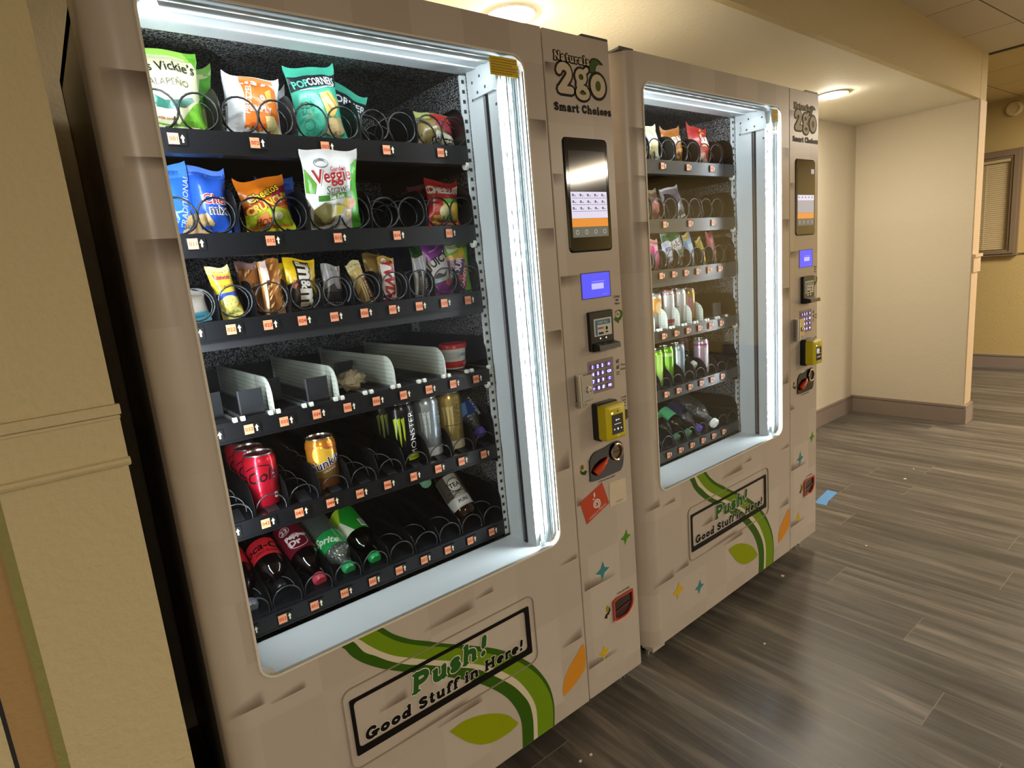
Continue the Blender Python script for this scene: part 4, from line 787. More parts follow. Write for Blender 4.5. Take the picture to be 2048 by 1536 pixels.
    bar('candy_bag', 'second yellow candy bag peeking out behind the front yellow one', 'candy', A(cx(2) - .008, .225, F, roll=-7, pitch=-3), w, h, .028, 'e8c018', [(band(0, .3), '2a1c12')], seed=21)
    bar('candy_bag', 'black topped candy bag at the back, right of the yellow candy bags', 'candy', A(cx(2) + .035, .26, F, roll=3, pitch=-3), .06, .110, .026, '1c1614', [(band(.86, .9), 'c08a80')], seed=22)
    w, h = .042, .092
    bar('candy_bar', 'pale silver striped bar, dark below, in the fifth coil of the third shelf', 'candy', A(cx(3) + .002, .172, F, roll=3, pitch=-6), w, h, .02, 'b4b4bc', [(band(0, .42), '1c1a1c'), (rect(-.3, .4, -.2, .98), 'd4d4da'), (rect(0, .45, .06, .98), '8a8a94'), (rect(.25, .42, .32, .98), 'dcdce2'), (poly([(-.5, .42), (0, .55), (.2, .38), (.5, .45), (.5, .36), (-.5, .36)]), '4a484c')], seed=23)
    w, h = .034, .1
    bar('candy_bar', 'tan gold almond bar leaning right, sixth coil of the third shelf', 'candy', A(.556, .168, F - .002, roll=-17, pitch=-3), w, h, .02, 'c9b06a', [(band(.84, 1), 'd8cfa0'), (rect(.1, .02, .4, .6), '6a2418'), (T('ALMONDS', .22, .33, .006, w, h, .02, 90), 'e8d8b0'), (poly([(-.5, .3), (-.1, .5), (-.2, .1), (-.5, .05)]), '8a6a30'), (rect(-.2, .08, -.12, .5) + rect(-.02, .06, .04, .5), 'efe2b8')], seed=24)
    w, h = .04, .1
    bar('candy_bar', 'gold wafer bar with red and white lettering turned on its side, seventh coil', 'candy', A(cx(5) - .003, .168, F, roll=1, pitch=-2), w, h, .02, 'b8963c', [(band(0, .84), '2c1a14'), (rect(-.45, .05, .42, .84), 'f0e8e4'), (T('TWIX', .0, .45, .026, w, h, .05, -90, .2, 1.05), 'b01c2c'), (ell(-.18, .9, .16, .05), 'e8d8d0')], seed=25)
    bar('candy_bar', 'second gold wrapped bar, top end showing behind the red lettered wafer bar', 'candy', A(cx(5) - .006, .215, F, roll=-3, pitch=-3), .045, .112, .02, 'a08038', [(band(.0, .6), '5a4020')], seed=26)
    bar('candy_bar', 'thin dark bar leaning in the shadow right of the wafer bar', 'candy', A(cx(5) + .035, .2, F, roll=-12, pitch=-3), .03, .105, .016, '26262a', [(rect(-.1, .1, .1, .9), '5a5c62')], seed=27)
    w, h = .038, .096
    bar('candy_bar', 'silver and black crunch bar standing upright, eighth coil of the third shelf', 'candy', A(cx(6) + .014, .168, F, roll=2, pitch=-2), w, h, .018, 'a4a4a8', [(rect(-.3, 0, -.05, .66), '3a3a3e'), (rect(.1, 0, .42, .62), '2a2a2e'), (T('KREME', .27, .3, .008, w, h, .02, 90), 'e4e4e4'), (rect(-.46, .02, -.38, .98) + rect(-.02, .3, .04, .98) + rect(.2, .6, .26, .98), 'dcdce0'), (T('COOKIES', -.16, .33, .006, w, h, .0, 90), 'c4c4c8')], seed=28)
    w, h = .066, .128
    bar('gummy_bag', 'purple and white fruit candy bag, slanted, ninth coil of the third shelf', 'candy', A(cx(7) + .002, .17, F - .002, roll=-4, pitch=-3), w, h, .03, '8a3a9a', [(poly([(-.5, .3), (.5, .38), (.5, .88), (-.5, .62)]), 'dcdce4'), (T('JUICY', .02, .66, .02, w, h, .04, 22), '1c1a22'), (poly([(-.4, .36), (-.1, .44), (.1, .40), (.3, .48), (.2, .36), (-.2, .33)]), '4a4450'), (poly([(-.5, .24), (.5, .30), (.5, .38), (-.5, .3)]), 'b8d4d0'), (ell(.3, .24, .14, .07), 'd86a5a'), (poly([(-.5, .0), (.5, .0), (.5, .1), (-.5, .06)]), 'b04aa0'), (stroke([(-.3, .84), (.2, .95)], .02), 'c8a0d0'), (poly([(.1, .96), (.5, .92), (.5, 1), (.1, 1)]), 'b88ac0')], seed=29, group=None)
    w, h = .072, .124
    bar('gummy_bag', 'lime green and purple sour candy bag at right end of the third shelf', 'candy', A(.803, .17, F, roll=1, pitch=-3), w, h, .03, '7ec832', [(poly([(-.5, .0), (.2, .0), (.24, .66), (-.5, .66)]), '5c2c6a'), (poly([(-.5, .66), (.26, .66), (.26, .88), (-.1, .8), (-.5, .72)]), 'd8a83a'), (poly([(.0, .7), (.3, .74), (.26, .92), (.02, .84)]), 'e0cc20'), (ell(-.2, .14, .12, .08), 'b8d838'), (T('SOUR', -.12, .5, .016, w, h, .04, 70), 'e8e4f0'), (ell(-.05, .3, .1, .06), 'd04a6a'), (ell(-.3, .35, .09, .06), '4aa84a'), (poly([(.05, .1), (.24, .1), (.24, .6), (.12, .6)]), 'c0408a'), (T('CANDY', .1, .3, .011, w, h, .03, 80), 'f0e8c8'), (poly([(-.4, .8), (.1, .88), (.0, .98), (-.45, .96)]), 'dce8c4')], seed=30)
    bar('gummy_bag', 'bright green topped candy bag standing behind the purple fruit candy bag', 'candy', A(cx(7) + .015, .245, F, roll=-2, pitch=-2), .08, .125, .03, '7ad030', [(band(0, .7), '3a6a2a'), (poly([(-.5, .85), (-.3, .85), (-.3, 1), (-.5, 1)]), '3a8a4a')], seed=31)
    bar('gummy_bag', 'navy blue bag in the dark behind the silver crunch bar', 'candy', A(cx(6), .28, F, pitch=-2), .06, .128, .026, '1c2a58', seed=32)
    # ---- fourth tray: a crumpled pack and a tub
    b = MB(); rd = random.Random(4); nn = 26; mm_ = 14; vs = []
    CR1 = mk('crumpled_film', 'b7a98c', rough=.2, var=.25, scale=90, bump=.4); 
    for j in range(mm_ + 1):
        for i in range(nn):
            a = 2 * pi * i / nn; t = j / mm_; r = sin(pi * t) ** .6; n = noise.noise(Vector((cos(a) * 2.5, t * 7, sin(a) * 2.5))) * .35 + noise.noise(Vector((cos(a) * 6, t * 16, sin(a) * 6))) * .25
            vs.append(((t - .5) * .1, cos(a) * .03 * r * (1 + n), .024 + sin(a) * .022 * r * (1 + n)))
    b.add(vs, [(j * nn + i, j * nn + (i + 1) % nn, (j + 1) * nn + (i + 1) % nn, (j + 1) * nn + i) for j in range(mm_) for i in range(nn)], CR1)
    o = b.build('crumpled_pack', None, 25); o.matrix_world = A(.505, .215, FL[4] + .002, yaw=52); tag(o, 'crumpled clear and tan cookie pack lying between the white dividers, fourth shelf', 'snack pack')
    q = MB(); q.add([(.03, 0, .01), (.075, -.02, .004), (.08, .012, .05), (.03, .004, .04)], [(0, 1, 2, 3)], pet('clear_film', 'dfe2de', gl=.1, body=.25, bodycol=(.6, .6, .55, 1))); q.build('film_flap', o, recalc=False)
    o = empty('cereal_tub', M=A(.783, .20, FL[4] + .008)); tag(o, 'white and red tub with red lid at right end of the fourth shelf', 'tub')
    b = MB(); TR = mk('tub_red', 'c0242c', rough=.3); TW = mk('tub_white', 'e4e2e2', rough=.35); b.lathe([(.026, 0), (.0275, .004), (.0335, .055)], TW, 36)
    f = lambda s, z: ((.0278 + z * .104 + .0006) * sin(s / .03), -(.0278 + z * .104 + .0006) * cos(s / .03), z)
    b.drape(rect(-.094, .004, .094, .020), f, TR, .008); b.drape(rect(-.05, .026, .0, .044), f, mk('tub_pale', 'c4ccd2'), .008); b.drape(text('CEREAL', .011, .02, dx=.012, dz=.036), f, mk('tub_blue', '4a8ab0'), .006); b.drape(text('CUP', .011, .03, dx=.02, dz=.013), lambda s, z: tuple(1.02 * c if i < 2 else c for i, c in enumerate(f(s, z))), TW, .006); b.build('tub_body', o, 40)
    b = MB(); b.lathe([(.034, .052), (.0365, .053), (.0365, .061), (.034, .064), (.031, .062), (0, .062)], TR, 36, cap=False); b.build('tub_lid', o, 40)
    # ---- fifth tray: cans and a bottle
    F = .8445
    def cola(x, y, lab):
        s1 = text('Coca', .030, .015, 'CENTER', .25, R(12)); s2 = text('Cola', .034, .015, 'CENTER', .25, R(8))
        return can(lab, place(M, (x, y, F), roll=1), .0332, .118, 'c41a30', [(xf(s2, .004, .074), '2a0a10'), (xf(s1, -.060, .066), '2a0a10'), (stroke(spline([(-.03, .086), (-.01, .096), (.018, .094), (.026, .078)], 4), .002), '2a0a10'), (rect(.022, .022, .030, .034), 'e8d8d8'), (rect(.024, .026, .028, .032), '8a8a8a')], face=-.25)
    cola(.268, .19, 'red cola can at the front of its row, second column of the fifth shelf'); cola(.267, .262, 'red cola can in the middle of the row, behind the front cola can'); cola(.267, .334, 'red cola can hindmost of the row of three, in shadow')
    can('orange soda can standing alone in the fourth column of the fifth shelf', place(M, (.4055, .20, F)), .0330, .118, 'd88a2c', [(rect(-.105, .008, .105, .034), '7a4418'), (rect(-.105, .030, .105, .046), '8a6a2c'), (rect(-.105, .094, .105, .112), 'b86a28'), (ell(-.012, .082, .016, .020), 'f0d050'), (poly([(-.02, .1), (.02, .09), (.024, .065), (-.02, .06)]), 'e8b83c'), (text('Sunkist', .0285, .05, dx=.004, dz=.064, rot=R(18), shear=.15), 'f0ece4'), (text('Sunkist', .0285, .012, dx=.004, dz=.064, rot=R(18), shear=.15), '1d2458'), (text('ORANGE', .0075, .01, dx=.006, dz=.0465, rot=R(18)), 'f0e8e0')], face=-.1, metal=.5)
    def claw(c): 
        t = []
        for k, (x, a) in enumerate(((-.010, .055), (0, .075), (.010, .06))): t += poly([(x - .0045, .118), (x + .004, .122), (x + .003, .122 - a * .6), (x + .0015, .122 - a), (x - .001, .118 - a * .8), (x - .002, .118 - a * .3)])
        return xf(t, -.018, .0)
    ML = mk('can_lid_dark', '6a6c70', rough=.25, metal=.95)
    can('tall black energy drink can with lime claw mark, front one on the fifth shelf', place(M, (.611, .195, F)), .0325, .155, '101114', [(claw(0), 'b8d030'), (text('MONSTER', .0225, .0, rot=R(90), dx=.014, dz=.078, squash=1.1), 'd8d8d4'), (rect(-.004, .014, .030, .028), 'b8cc28'), (text('ENERGY', .007, .0, dx=.012, dz=.021), '2a2e14')], ML, face=-.15, metal=.2)
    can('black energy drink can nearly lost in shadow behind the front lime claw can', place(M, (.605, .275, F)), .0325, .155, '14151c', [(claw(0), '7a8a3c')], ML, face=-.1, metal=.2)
    can('tall silver energy drink can between the black can and the gold can', place(M, (.680, .195, F)), .0325, .155, 'a8b2ba', [(text('ULTRA', .022, .0, rot=R(90), dx=.016, dz=.085), '7c8a96'), (claw(0), 'd4dce2'), (rect(-.03, .008, .03, .03), 'c4c8cc')] + [(rect(-.03, .03 + .012 * k, .032, .0308 + .012 * k), '8c98a2') for k in range(9)], None, face=-.1)
    can('tall gold energy drink can, right of the silver can on the fifth shelf', place(M, (.748, .195, F)), .0325, .155, 'c0a868', [(text('JAVA', .026, .0, rot=R(90), dx=.010, dz=.095), '8a7030'), (claw(0), 'd8c890'), (rect(-.03, .008, .03, .03), 'd8ceb0'), (rect(-.028, .07, .03, .072), '6a5420')] + [(rect(.0, .045 + .011 * k, .03, .0458 + .011 * k), '7a6430') for k in range(9)], None, face=-.1)
    bottle('clear water bottle with blue label tipped cap down at right end of the fifth shelf', M, (.812, .285, .990), (.822, .165, .868), .031, CLEAR, '5a4ab0', (.075, .115), '2a4a9a', [(text('WATER', .018, .03, rot=R(90), dx=.0, dz=.095), 'c8d8f0'), (poly([(.02, .078), (.05, .078), (.05, .11), (.03, .11)]), '6a9ad8')], face=.3, liquid=WATER)
    # ---- sixth tray: bottles lying cap forward
    cc = lambda k: .2673 + .0687 * k
    def bt(k, lab, bodym, cap, lb, lc, pr, liq=None, L=.222, y0=.158, z0=.640, sl=.40, face=.0, dxc=0.0, sh=.62):
        n = math.hypot(1, sl); c = (cc(k) + dxc, y0, z0 + .006); a = (cc(k), y0 + L / n, z0 + .006 + L * sl / n)
        return bottle(lab, M, a, c, .0325, bodym, cap, lb, lc, pr, face, liquid=liq, shoulder=sh)
    bt(-1, 'dark cola bottle with red label cut off by the left frame edge, bottom shelf', COLA, '6a6c72', (.055, .11), 'c8202c', [(text('Cola', .03, .02, rot=R(180), dx=.03, dz=.085), '2a0a0c')])
    bt(0, 'cola bottle with red label and black script lettering, second on the bottom shelf', COLA, '141416', (.082, .138), 'd02834', [(text('Coca-Cola', .030, .02, rot=R(180), dx=.0, dz=.106, shear=.2), '24080a'), (text('ZERO SUGAR', .009, .01, rot=R(180), dx=.0, dz=.126), '24080a'), (rect(-.05, .115, -.04, .13), 'e8d0d0')], sh=.68, y0=.175, z0=.648)
    bt(1, 'dark pepper soda bottle with maroon label and red cap, third on the bottom shelf', COLA, 'b03a48', (.03, .135), '6a1426', [(ring(.005, .105, .024, .024, .0018), 'd8c8c8'), (text('Dr', .024, .05, rot=R(180), dx=.012, dz=.108), 'e8dede'), (text('Pepper', .018, .05, rot=R(180), dx=.002, dz=.09), 'e8dede'), (ring(-.045, .09, .018, .02, .0018), 'd8c8c8'), (text('Dr', .016, .05, rot=R(180), dx=-.045, dz=.09), 'e8dede'), (text('23', .018, .03, rot=R(180), dx=.02, dz=.062), 'd8c8c8'), (ring(.02, .062, .013, .012, .0014), 'd8c8c8')], dxc=.012)
    bt(2, 'green label lemon lime bottle with frosty end and green cap, fourth on bottom shelf', pet('frosty_green', 'a4c8b4', gl=.12, bump=1.0, body=.12, bodycol=(.5, .62, .55, 1), f0=.14), '2e9a5c', (.108, .158), '1f9a4a', [(text('Sprite', .026, .03, rot=R(150), dx=.02, dz=.135), 'd8ecd8'), (rect(-.045, .112, -.022, .14), 'a8d0b0'), (text('NATURAL FLAVORS', .006, 0, rot=R(90), dx=-.008, dz=.133), 'd0e8d4')], liq=GREENL, dxc=.012, sh=.74)
    bt(3, 'bright green label bottle with white barcode and green cap, fifth on the bottom shelf', pet('green_clear', '9cc0ac', gl=.08), '1f9e52', (.045, .135), '1c8a28', [(poly([(.012, .045), (.05, .045), (.05, .1), (.03, .085)]), 'a8cc30'), (poly([(.012, .135), (.05, .135), (.05, .09), (.03, .085)]), 'd8e4cc'), (rect(-.03, .104, -.008, .13), 'e4e8e4')] + [(rect(-.029 + .0022 * k, .107, -.0278 + .0022 * k, .128), '3a4a3c') for k in range(9)], liq=GREENL, dxc=.008)
    o = bottle('tea bottle with black and white label tipped neck upward, bottom shelf', M, (.7545, .168, .662), (.742, .300, .800), .031, pet('tea_clear', 'c4a67c', gl=.08), '9aa2a8', (.022, .118), 'b8b8b4', [(rect(-.016, .07, .016, .10), 'e4e4e0'), (text('TEA', .018, .02, dx=0, dz=.085), '1c1c1a'), (rect(-.05, .052, -.018, .118), '4a463e'), (rect(.018, .052, .05, .118), '5a564c'), (ring(0, .085, .02, .02, .002), '1c1c1a'), (rect(-.02, .026, .02, .05), 'dadad8'), (text('PURE', .012, .03, dx=0, dz=.038), '5a3a6a')] + [(rect(-.03 + .01 * (k % 3), .055 + .004 * k, -.012 + .014 * (k % 3), .057 + .004 * k), '2a2a2a') for k in range(4)], face=.2, liquid=TEA, neckr=.017, capr=.0195, shoulder=.72)
    o = bottle('pale green bottle end showing behind the tea bottle', M, (.705, .37, .79), (.70, .27, .742), .026, mk('mint_plastic', '8ccfae', rough=.3), '8ccfae', neckr=.012)

def stock_second(M):
    A = lambda x, y, z, **k: place(M, (x, y, z), **k); S = 'snack bag'; e = '; second machine'
    w, h = .105, .115
    bag('chip_bag', 'white and yellow chip bag at the left glass edge, top shelf of far machine', S, A(.432, .19, FL[1], pitch=-4, roll=-3), w, h, .05, 'd8d2b0', [(poly([(-.5, .5), (-.2, .55), (-.25, .9), (-.5, .95)]), '8a8ab0'), (poly([(.1, .0), (.4, .0), (.3, .9), (.15, .9)]), 'e8e6d8'), (ell(.02, .4, .16, .22), 'c8be8a'), (ell(-.2, .2, .12, .12), 'b0aa7a')], seed=41, ear=.03)
    w, h = .108, .118
    bag('chip_bag', 'brown grain chip bag beside the red one, top shelf of far machine', S, A(.566, .195, FL[1], pitch=-4, roll=-2), w, h, .05, 'a0632c', [(T('SUN', .05, .66, .024, w, h, .04, 4), 'e4d8c4'), (poly([(-.4, .25), (.4, .35), (.4, .45), (-.4, .35)]), 'c08a4a'), (ell(0, .12, .3, .1), 'd8aa6a')], seed=42, ear=.024)
    w, h = .118, .132
    bag('chip_bag', 'red grain chip bag with white lettering, top shelf of far machine', S, A(.706, .19, FL[1], pitch=-4, roll=3), w, h, .055, 'a8302c', [(ring(.12, .70, .22, .16, .045), 'e08a2c'), (T('Sun', .08, .68, .030, w, h, .06, 6), '8a1c18'), (T('Sun', .08, .68, .030, w, h, .03, 6), 'f0e6dc'), (poly([(-.1, .46), (.4, .50), (.36, .58), (-.1, .55)]), 'd8742c'), (T('chips', .1, .53, .014, w, h, .03, 4), 'f0d8b8'), (ell(.0, .2, .22, .12), 'c8a08a'), (ell(.2, .12, .14, .08), 'd8b8a0'), (poly([(.05, .9), (.15, .98), (.22, .9)]), 'e0a040')], seed=43, ear=.03)
    w, h = .1, .1
    bag('snack_bag', 'red and tan trail mix bag at left glass edge, second shelf of far machine', S, A(.428, .19, FL[2] + .002, pitch=-6, roll=-6), w, h, .045, '9a4a44', [(band(.66, 1), '8a7458'), (poly([(-.4, .05), (.4, .1), (.2, .4), (-.3, .5)]), 'b86a6a'), (ell(.1, .2, .2, .1), 'd8a0a0'), (ell(-.2, .4, .15, .08), 'c07a6a'), (ell(.25, .45, .1, .08), 'a83040')], seed=44)
    w, h = .105, .112
    bag('snack_bag', 'silver lavender bag with zigzag top seal, second shelf of far machine', S, A(.566, .19, FL[2] + .002, pitch=-6, roll=-14), w, h, .04, '9c98a8', [(band(.94, 1), 'c8c8d0'), (poly([(-.3, .5), (.2, .55), (.2, .8), (-.3, .75)]), '7c7694'), (ell(.1, .3, .2, .12), 'b8b4c0'), (ell(-.2, .2, .14, .1), 'c4c0c4'), (band(.0, .08), 'd8d8dc'), (poly([(.2, .1), (.5, .1), (.5, .5), (.3, .4)]), 'b4b0ba')], seed=45)
    F = FL[3]; cx = lambda k: .2673 + .0687 * k; C = 'candy'
    bar('candy_bag', 'hot pink candy pack, leftmost on the third shelf of far machine', C, A(cx(2) + .002, .165, F, roll=-4, pitch=-3), .045, .102, .022, 'c03a7a', [(rect(-.2, .1, 0, .9), 'e07aa8'), (poly([(-.5, .8), (.5, .7), (.5, 1), (-.5, 1)]), 'd89090')], seed=46)
    bar('candy_bag', 'pale blue and dark candy pack with small lettering, third shelf of far machine', C, A(cx(3) - .006, .158, F, roll=-3, pitch=-3), .05, .09, .022, 'b8c4dc', [(band(0, .45), '3a2c34'), (T('BITES', .0, .72, .011, .05, .09, .04), '4a4a8a'), (poly([(-.3, .2), (.2, .3), (0, .45)]), '8aa0b8'), (ell(-.2, .15, .2, .1), '7a3a3a')], seed=47)
    w, h = .105, .142
    bag('gummy_bag', 'green topped fruit snack bag with dark script on white, third shelf of far machine', C, A(.549, .178, F, roll=-17, pitch=-2), w, h, .03, 'ccd0d6', [(band(.70, 1), '2f7a4a'), (poly([(.1, .84), (.5, .84), (.5, 1), (.1, 1)]), '7ab84a'), (poly([(-.5, .48), (.5, .52), (.5, .72), (-.5, .70)]), 'e4e4ec'), (T('Welch\u2019s', -.02, .60, .024, w, h, .015, 3, .1), '1c1c2e'), (ell(.05, .15, .24, .1), '8a4a44'), (ell(.12, .36, .2, .08), '6a8a6a'), (ring(.05, .15, .27, .13, .03), 'd8d8c8'), (ell(-.2, .33, .14, .08), 'a84a3a'), (ell(.32, .42, .1, .05), '8a3a5a')], seed=48)
    bar('candy_bag', 'sky blue candy pack with yellow corner, third shelf of far machine', C, A(cx(5) + .002, .167, F, roll=-12, pitch=-3), .046, .118, .024, '7aa8d8', [(poly([(-.5, .8), (.2, .85), (.3, 1), (-.5, 1)]), 'd8c868'), (ell(.0, .3, .3, .1), 'd0dce8'), (poly([(-.4, .5), (.4, .45), (.3, .66), (-.3, .7)]), 'a8c8ea'), (ell(.15, .12, .2, .08), 'e0e0d8'), (ell(-.2, .2, .12, .06), '3a6ab0')], seed=50)
    bar('candy_bag', 'slim yellow candy pack leaning left, third shelf of far machine', C, A(cx(6) + .004, .165, F - .002, roll=-16, pitch=-3), .034, .1, .018, 'd8c020', [(band(.66, 1), 'b8a83c'), (ell(0, .4, .25, .08), '8a7a18'), (ell(.1, .2, .25, .08), 'e8dc5a'), (rect(-.3, .55, .3, .6), '4a4418')], seed=51)
    bar('candy_bag', 'rose and cream candy pack at right end of the third shelf of far machine', C, A(cx(7) - .004, .165, F, roll=-7, pitch=-3), .045, .118, .02, 'c05a6c', [(band(0, .4), 'd8b8a0'), (ell(0, .75, .2, .1), 'd88a94'), (rect(-.5, .40, .5, .42), '6a2a34'), (ell(.0, .2, .3, .1), 'c89a80')], seed=52)
    Fb = .8445; F4 = FL[4] + .004
    SL = .0267
    can('slim white can with orange swirl at the left glass edge, fourth shelf of far machine', A(.412, .185, F4), SL, .118, 'd4d6d4', [(rect(-.02, .05, .03, .108), 'd0924a'), (ell(.01, .07, .012, .02), 'e8c890')], face=-.6)
    can('slim white can with red base and red rim, fourth shelf of far machine', A(.477, .180, F4), SL, .124, 'e2e4e6', [(rect(-.08, .0115, .08, .024), 'a83040'), (text('7', .02, .03, dx=-.028, dz=.09), 'c0506a'), (ell(-.026, .062, .005, .005), '3a3a48'), (rect(-.035, .07, -.018, .078), '9a9ab4'), (rect(-.08, .108, .08, .114), 'c04050')], mk('lid_red', 'a04048', rough=.3, metal=.6), face=-.8)
    can('slim plain white can, third in the row on the fourth shelf of far machine', A(.543, .180, F4), SL, .122, 'dfe1e4', [(rect(-.035, .06, .0, .062), '6a5a8a'), (ell(-.02, .095, .006, .004), '3a3a40'), (rect(-.03, .075, -.012, .08), 'a8a8b4')], None, face=-.8)
    can('slim gold and pink can, last of the row on fourth shelf of far machine', A(.606, .185, F4), SL, .118, 'b89a5c', [(rect(-.02, .012, .012, .085), 'c07a90'), (rect(-.012, .02, -.004, .10), 'dccfae')], None, face=-.7)
    F5 = Fb
    can('lime green can at the left glass edge, fifth shelf of far machine', A(.407, .185, F5), .0262, .132, '8ac83a', [(rect(.0, .02, .02, .12), 'b8e070')], None, face=-.7)
    can('lime green can, second in the row on the fifth shelf of far machine', A(.474, .190, F5), .0262, .134, '7cc22e', [(rect(-.02, .1, .02, .112), 'c8e89a'), (rect(-.005, .03, .005, .1), 'a0dc50')], None, face=-.7)
    can('silver blue can right of the two lime green cans, fifth shelf of far machine', A(.541, .190, F5), .0262, .134, 'a8bcc8', [(rect(-.012, .03, .004, .11), 'd0dce4'), (rect(.012, .03, .02, .11), '8098a8')], None, face=-.7)
    bottle('black bottle with white lettering and white cap lying down, fifth shelf of far machine', M, (.604, .325, .985), (.612, .165, .884), .0285, DARKC, 'd8d8d2', (.06, .13), '26272c', [(text('WATER', .016, .05, rot=R(90), dx=.015, dz=.095), 'd0d4d8')], face=.8, liquid=mk('dark_drink', '16161a', rough=.1))
    can('slim white can with magenta shoulder, fifth shelf of far machine', A(.680, .185, F5), .0285, .132, 'd8ccd6', [(rect(-.09, .108, .09, .118), 'a04a88'), (rect(-.02, .02, .0, .1), 'b89ab0'), (rect(.006, .02, .016, .1), 'e8e0e8')], None, face=-.7)
    can('dark berry can behind the magenta shouldered can, fifth shelf of far machine', A(.668, .262, F5), .0285, .132, '8a5a78', [(rect(-.03, .03, .03, .09), 'b0a0ac')], None, face=-.7)
    cc = lambda k: .2673 + .0687 * k
    def bt(k, lab, bodym, cap, lb, lc, pr, liq, L=.21, y0=.150, z0=.640, sl=.52, r=.031, cap_r=.0145):
        n = math.hypot(1, sl); return bottle(lab, M, (cc(k), y0 + L / n, z0 + .006 + L * sl / n), (cc(k), y0, z0 + .006), r, bodym, cap, lb, lc, pr, .9, liquid=liq, capr=cap_r)
    bt(3, 'lemon lime bottle in shadow with dull green cap, bottom shelf of far machine', pet('green_clear', '9cc0ac', gl=.08), '3a6a4c', (.06, .115), '3a8a5a', [(rect(.0, .07, .03, .1), 'b8d8c0')], GREENL)
    bt(4, 'bottle with bright mint label and green cap, bottom shelf of far machine', pet('green_clear', '9cc0ac', gl=.08), '3a7a54', (.075, .125), '5fc890', [(rect(.0, .08, .02, .12), 'a8e4c4')], GREENL)
    bt(5, 'clear bottle with navy label and violet cap, bottom shelf of far machine', BLUEP, '4c44b4', (.06, .12), '2c3460', [(rect(.0, .07, .012, .11), 'b8c4e0')], WATER)
    bt(6, 'large clear bottle with white cap at right end of the bottom shelf of far machine', CLEAR, 'e4e4e0', None, None, (), WATER, L=.235, y0=.128, z0=.648, r=.034, cap_r=.018)
# ---------------------------------------------------------------- the room
def wallmat(name, col, bump=.6, scale=95):
    return mk(name, col, rough=.75, var=.03, scale=scale, bump=bump, spec=.25)
def plank_mat():
    m = mk('vinyl_plank', '6f6459', rough=.38, var=0, spec=.45); nt = m.node_tree; p = P(m); N = nt.nodes.new; Lk = nt.links.new
    tc = N('ShaderNodeTexCoord'); sp = N('ShaderNodeSeparateXYZ'); Lk(tc.outputs['Object'], sp.inputs[0])
    def math_(op, a, b=None):
        n = N('ShaderNodeMath'); n.operation = op
        for i, v in ((0, a), (1, b)):
            if v is None: continue
            if isinstance(v, (int, float)): n.inputs[i].default_value = v
            else: Lk(v, n.inputs[i])
        return n.outputs[0]
    u = math_('DIVIDE', sp.outputs[0], .178); col = math_('FLOOR', u)
    w1 = N('ShaderNodeTexWhiteNoise'); w1.noise_dimensions = '1D'; Lk(col, w1.inputs['W'])
    v = math_('ADD', math_('DIVIDE', sp.outputs[1], 1.22), w1.outputs['Value']); row = math_('FLOOR', v)
    cb = N('ShaderNodeCombineXYZ'); Lk(col, cb.inputs[0]); Lk(row, cb.inputs[1]); w2 = N('ShaderNodeTexWhiteNoise'); Lk(cb.outputs[0], w2.inputs['Vector'])
    mp = N('ShaderNodeMapping'); mp.inputs['Scale'].default_value = (26, 1.6, 1); Lk(tc.outputs['Object'], mp.inputs[0])
    ad = N('ShaderNodeVectorMath'); ad.operation = 'ADD'; Lk(mp.outputs[0], ad.inputs[0]); sc = N('ShaderNodeVectorMath'); sc.operation = 'SCALE'; sc.inputs['Scale'].default_value = 30; Lk(w2.outputs['Color'], sc.inputs[0]); Lk(sc.outputs[0], ad.inputs[1])
    n1 = N('ShaderNodeTexNoise'); n1.inputs['Scale'].default_value = 1.0; n1.inputs['Detail'].default_value = 6; n1.inputs['Roughness'].default_value = .62; n1.inputs['Distortion'].default_value = .6; Lk(ad.outputs[0], n1.inputs['Vector'])
    cr = N('ShaderNodeValToRGB'); el = cr.color_ramp.elements; el[0].position = .3; el[0].color = lin('423e39'); el[1].position = .74; el[1].color = lin('82796d'); x = el.new(.52); x.color = lin('5c574f'); Lk(n1.outputs['Fac'], cr.inputs[0])
    hs = N('ShaderNodeHueSaturation'); Lk(cr.outputs[0], hs.inputs['Color']); Lk(math_('ADD', math_('MULTIPLY', w2.outputs['Value'], .55), .72), hs.inputs['Value'])
    fx = math_('FRACT', u); fy = math_('FRACT', v); ex = math_('LESS_THAN', fx, .008); ey = math_('LESS_THAN', fy, .0022); ed = math_('MAXIMUM', ex, ey)
    mx = N('ShaderNodeMix'); mx.data_type = 'RGBA'; Lk(ed, mx.inputs[0]); Lk(hs.outputs[0], mx.inputs[6]); mx.inputs[7].default_value = lin('7d7467'); Lk(mx.outputs[2], p.inputs['Base Color'])
    bp = N('ShaderNodeBump'); bp.inputs['Strength'].default_value = .12; bp.inputs['Distance'].default_value = .002; Lk(n1.outputs['Fac'], bp.inputs['Height']); Lk(bp.outputs[0], p.inputs['Normal'])
    rr = N('ShaderNodeMapRange'); rr.inputs[3].default_value = .28; rr.inputs[4].default_value = .5; Lk(n1.outputs['Fac'], rr.inputs[0]); Lk(rr.outputs[0], p.inputs['Roughness'])
    return m
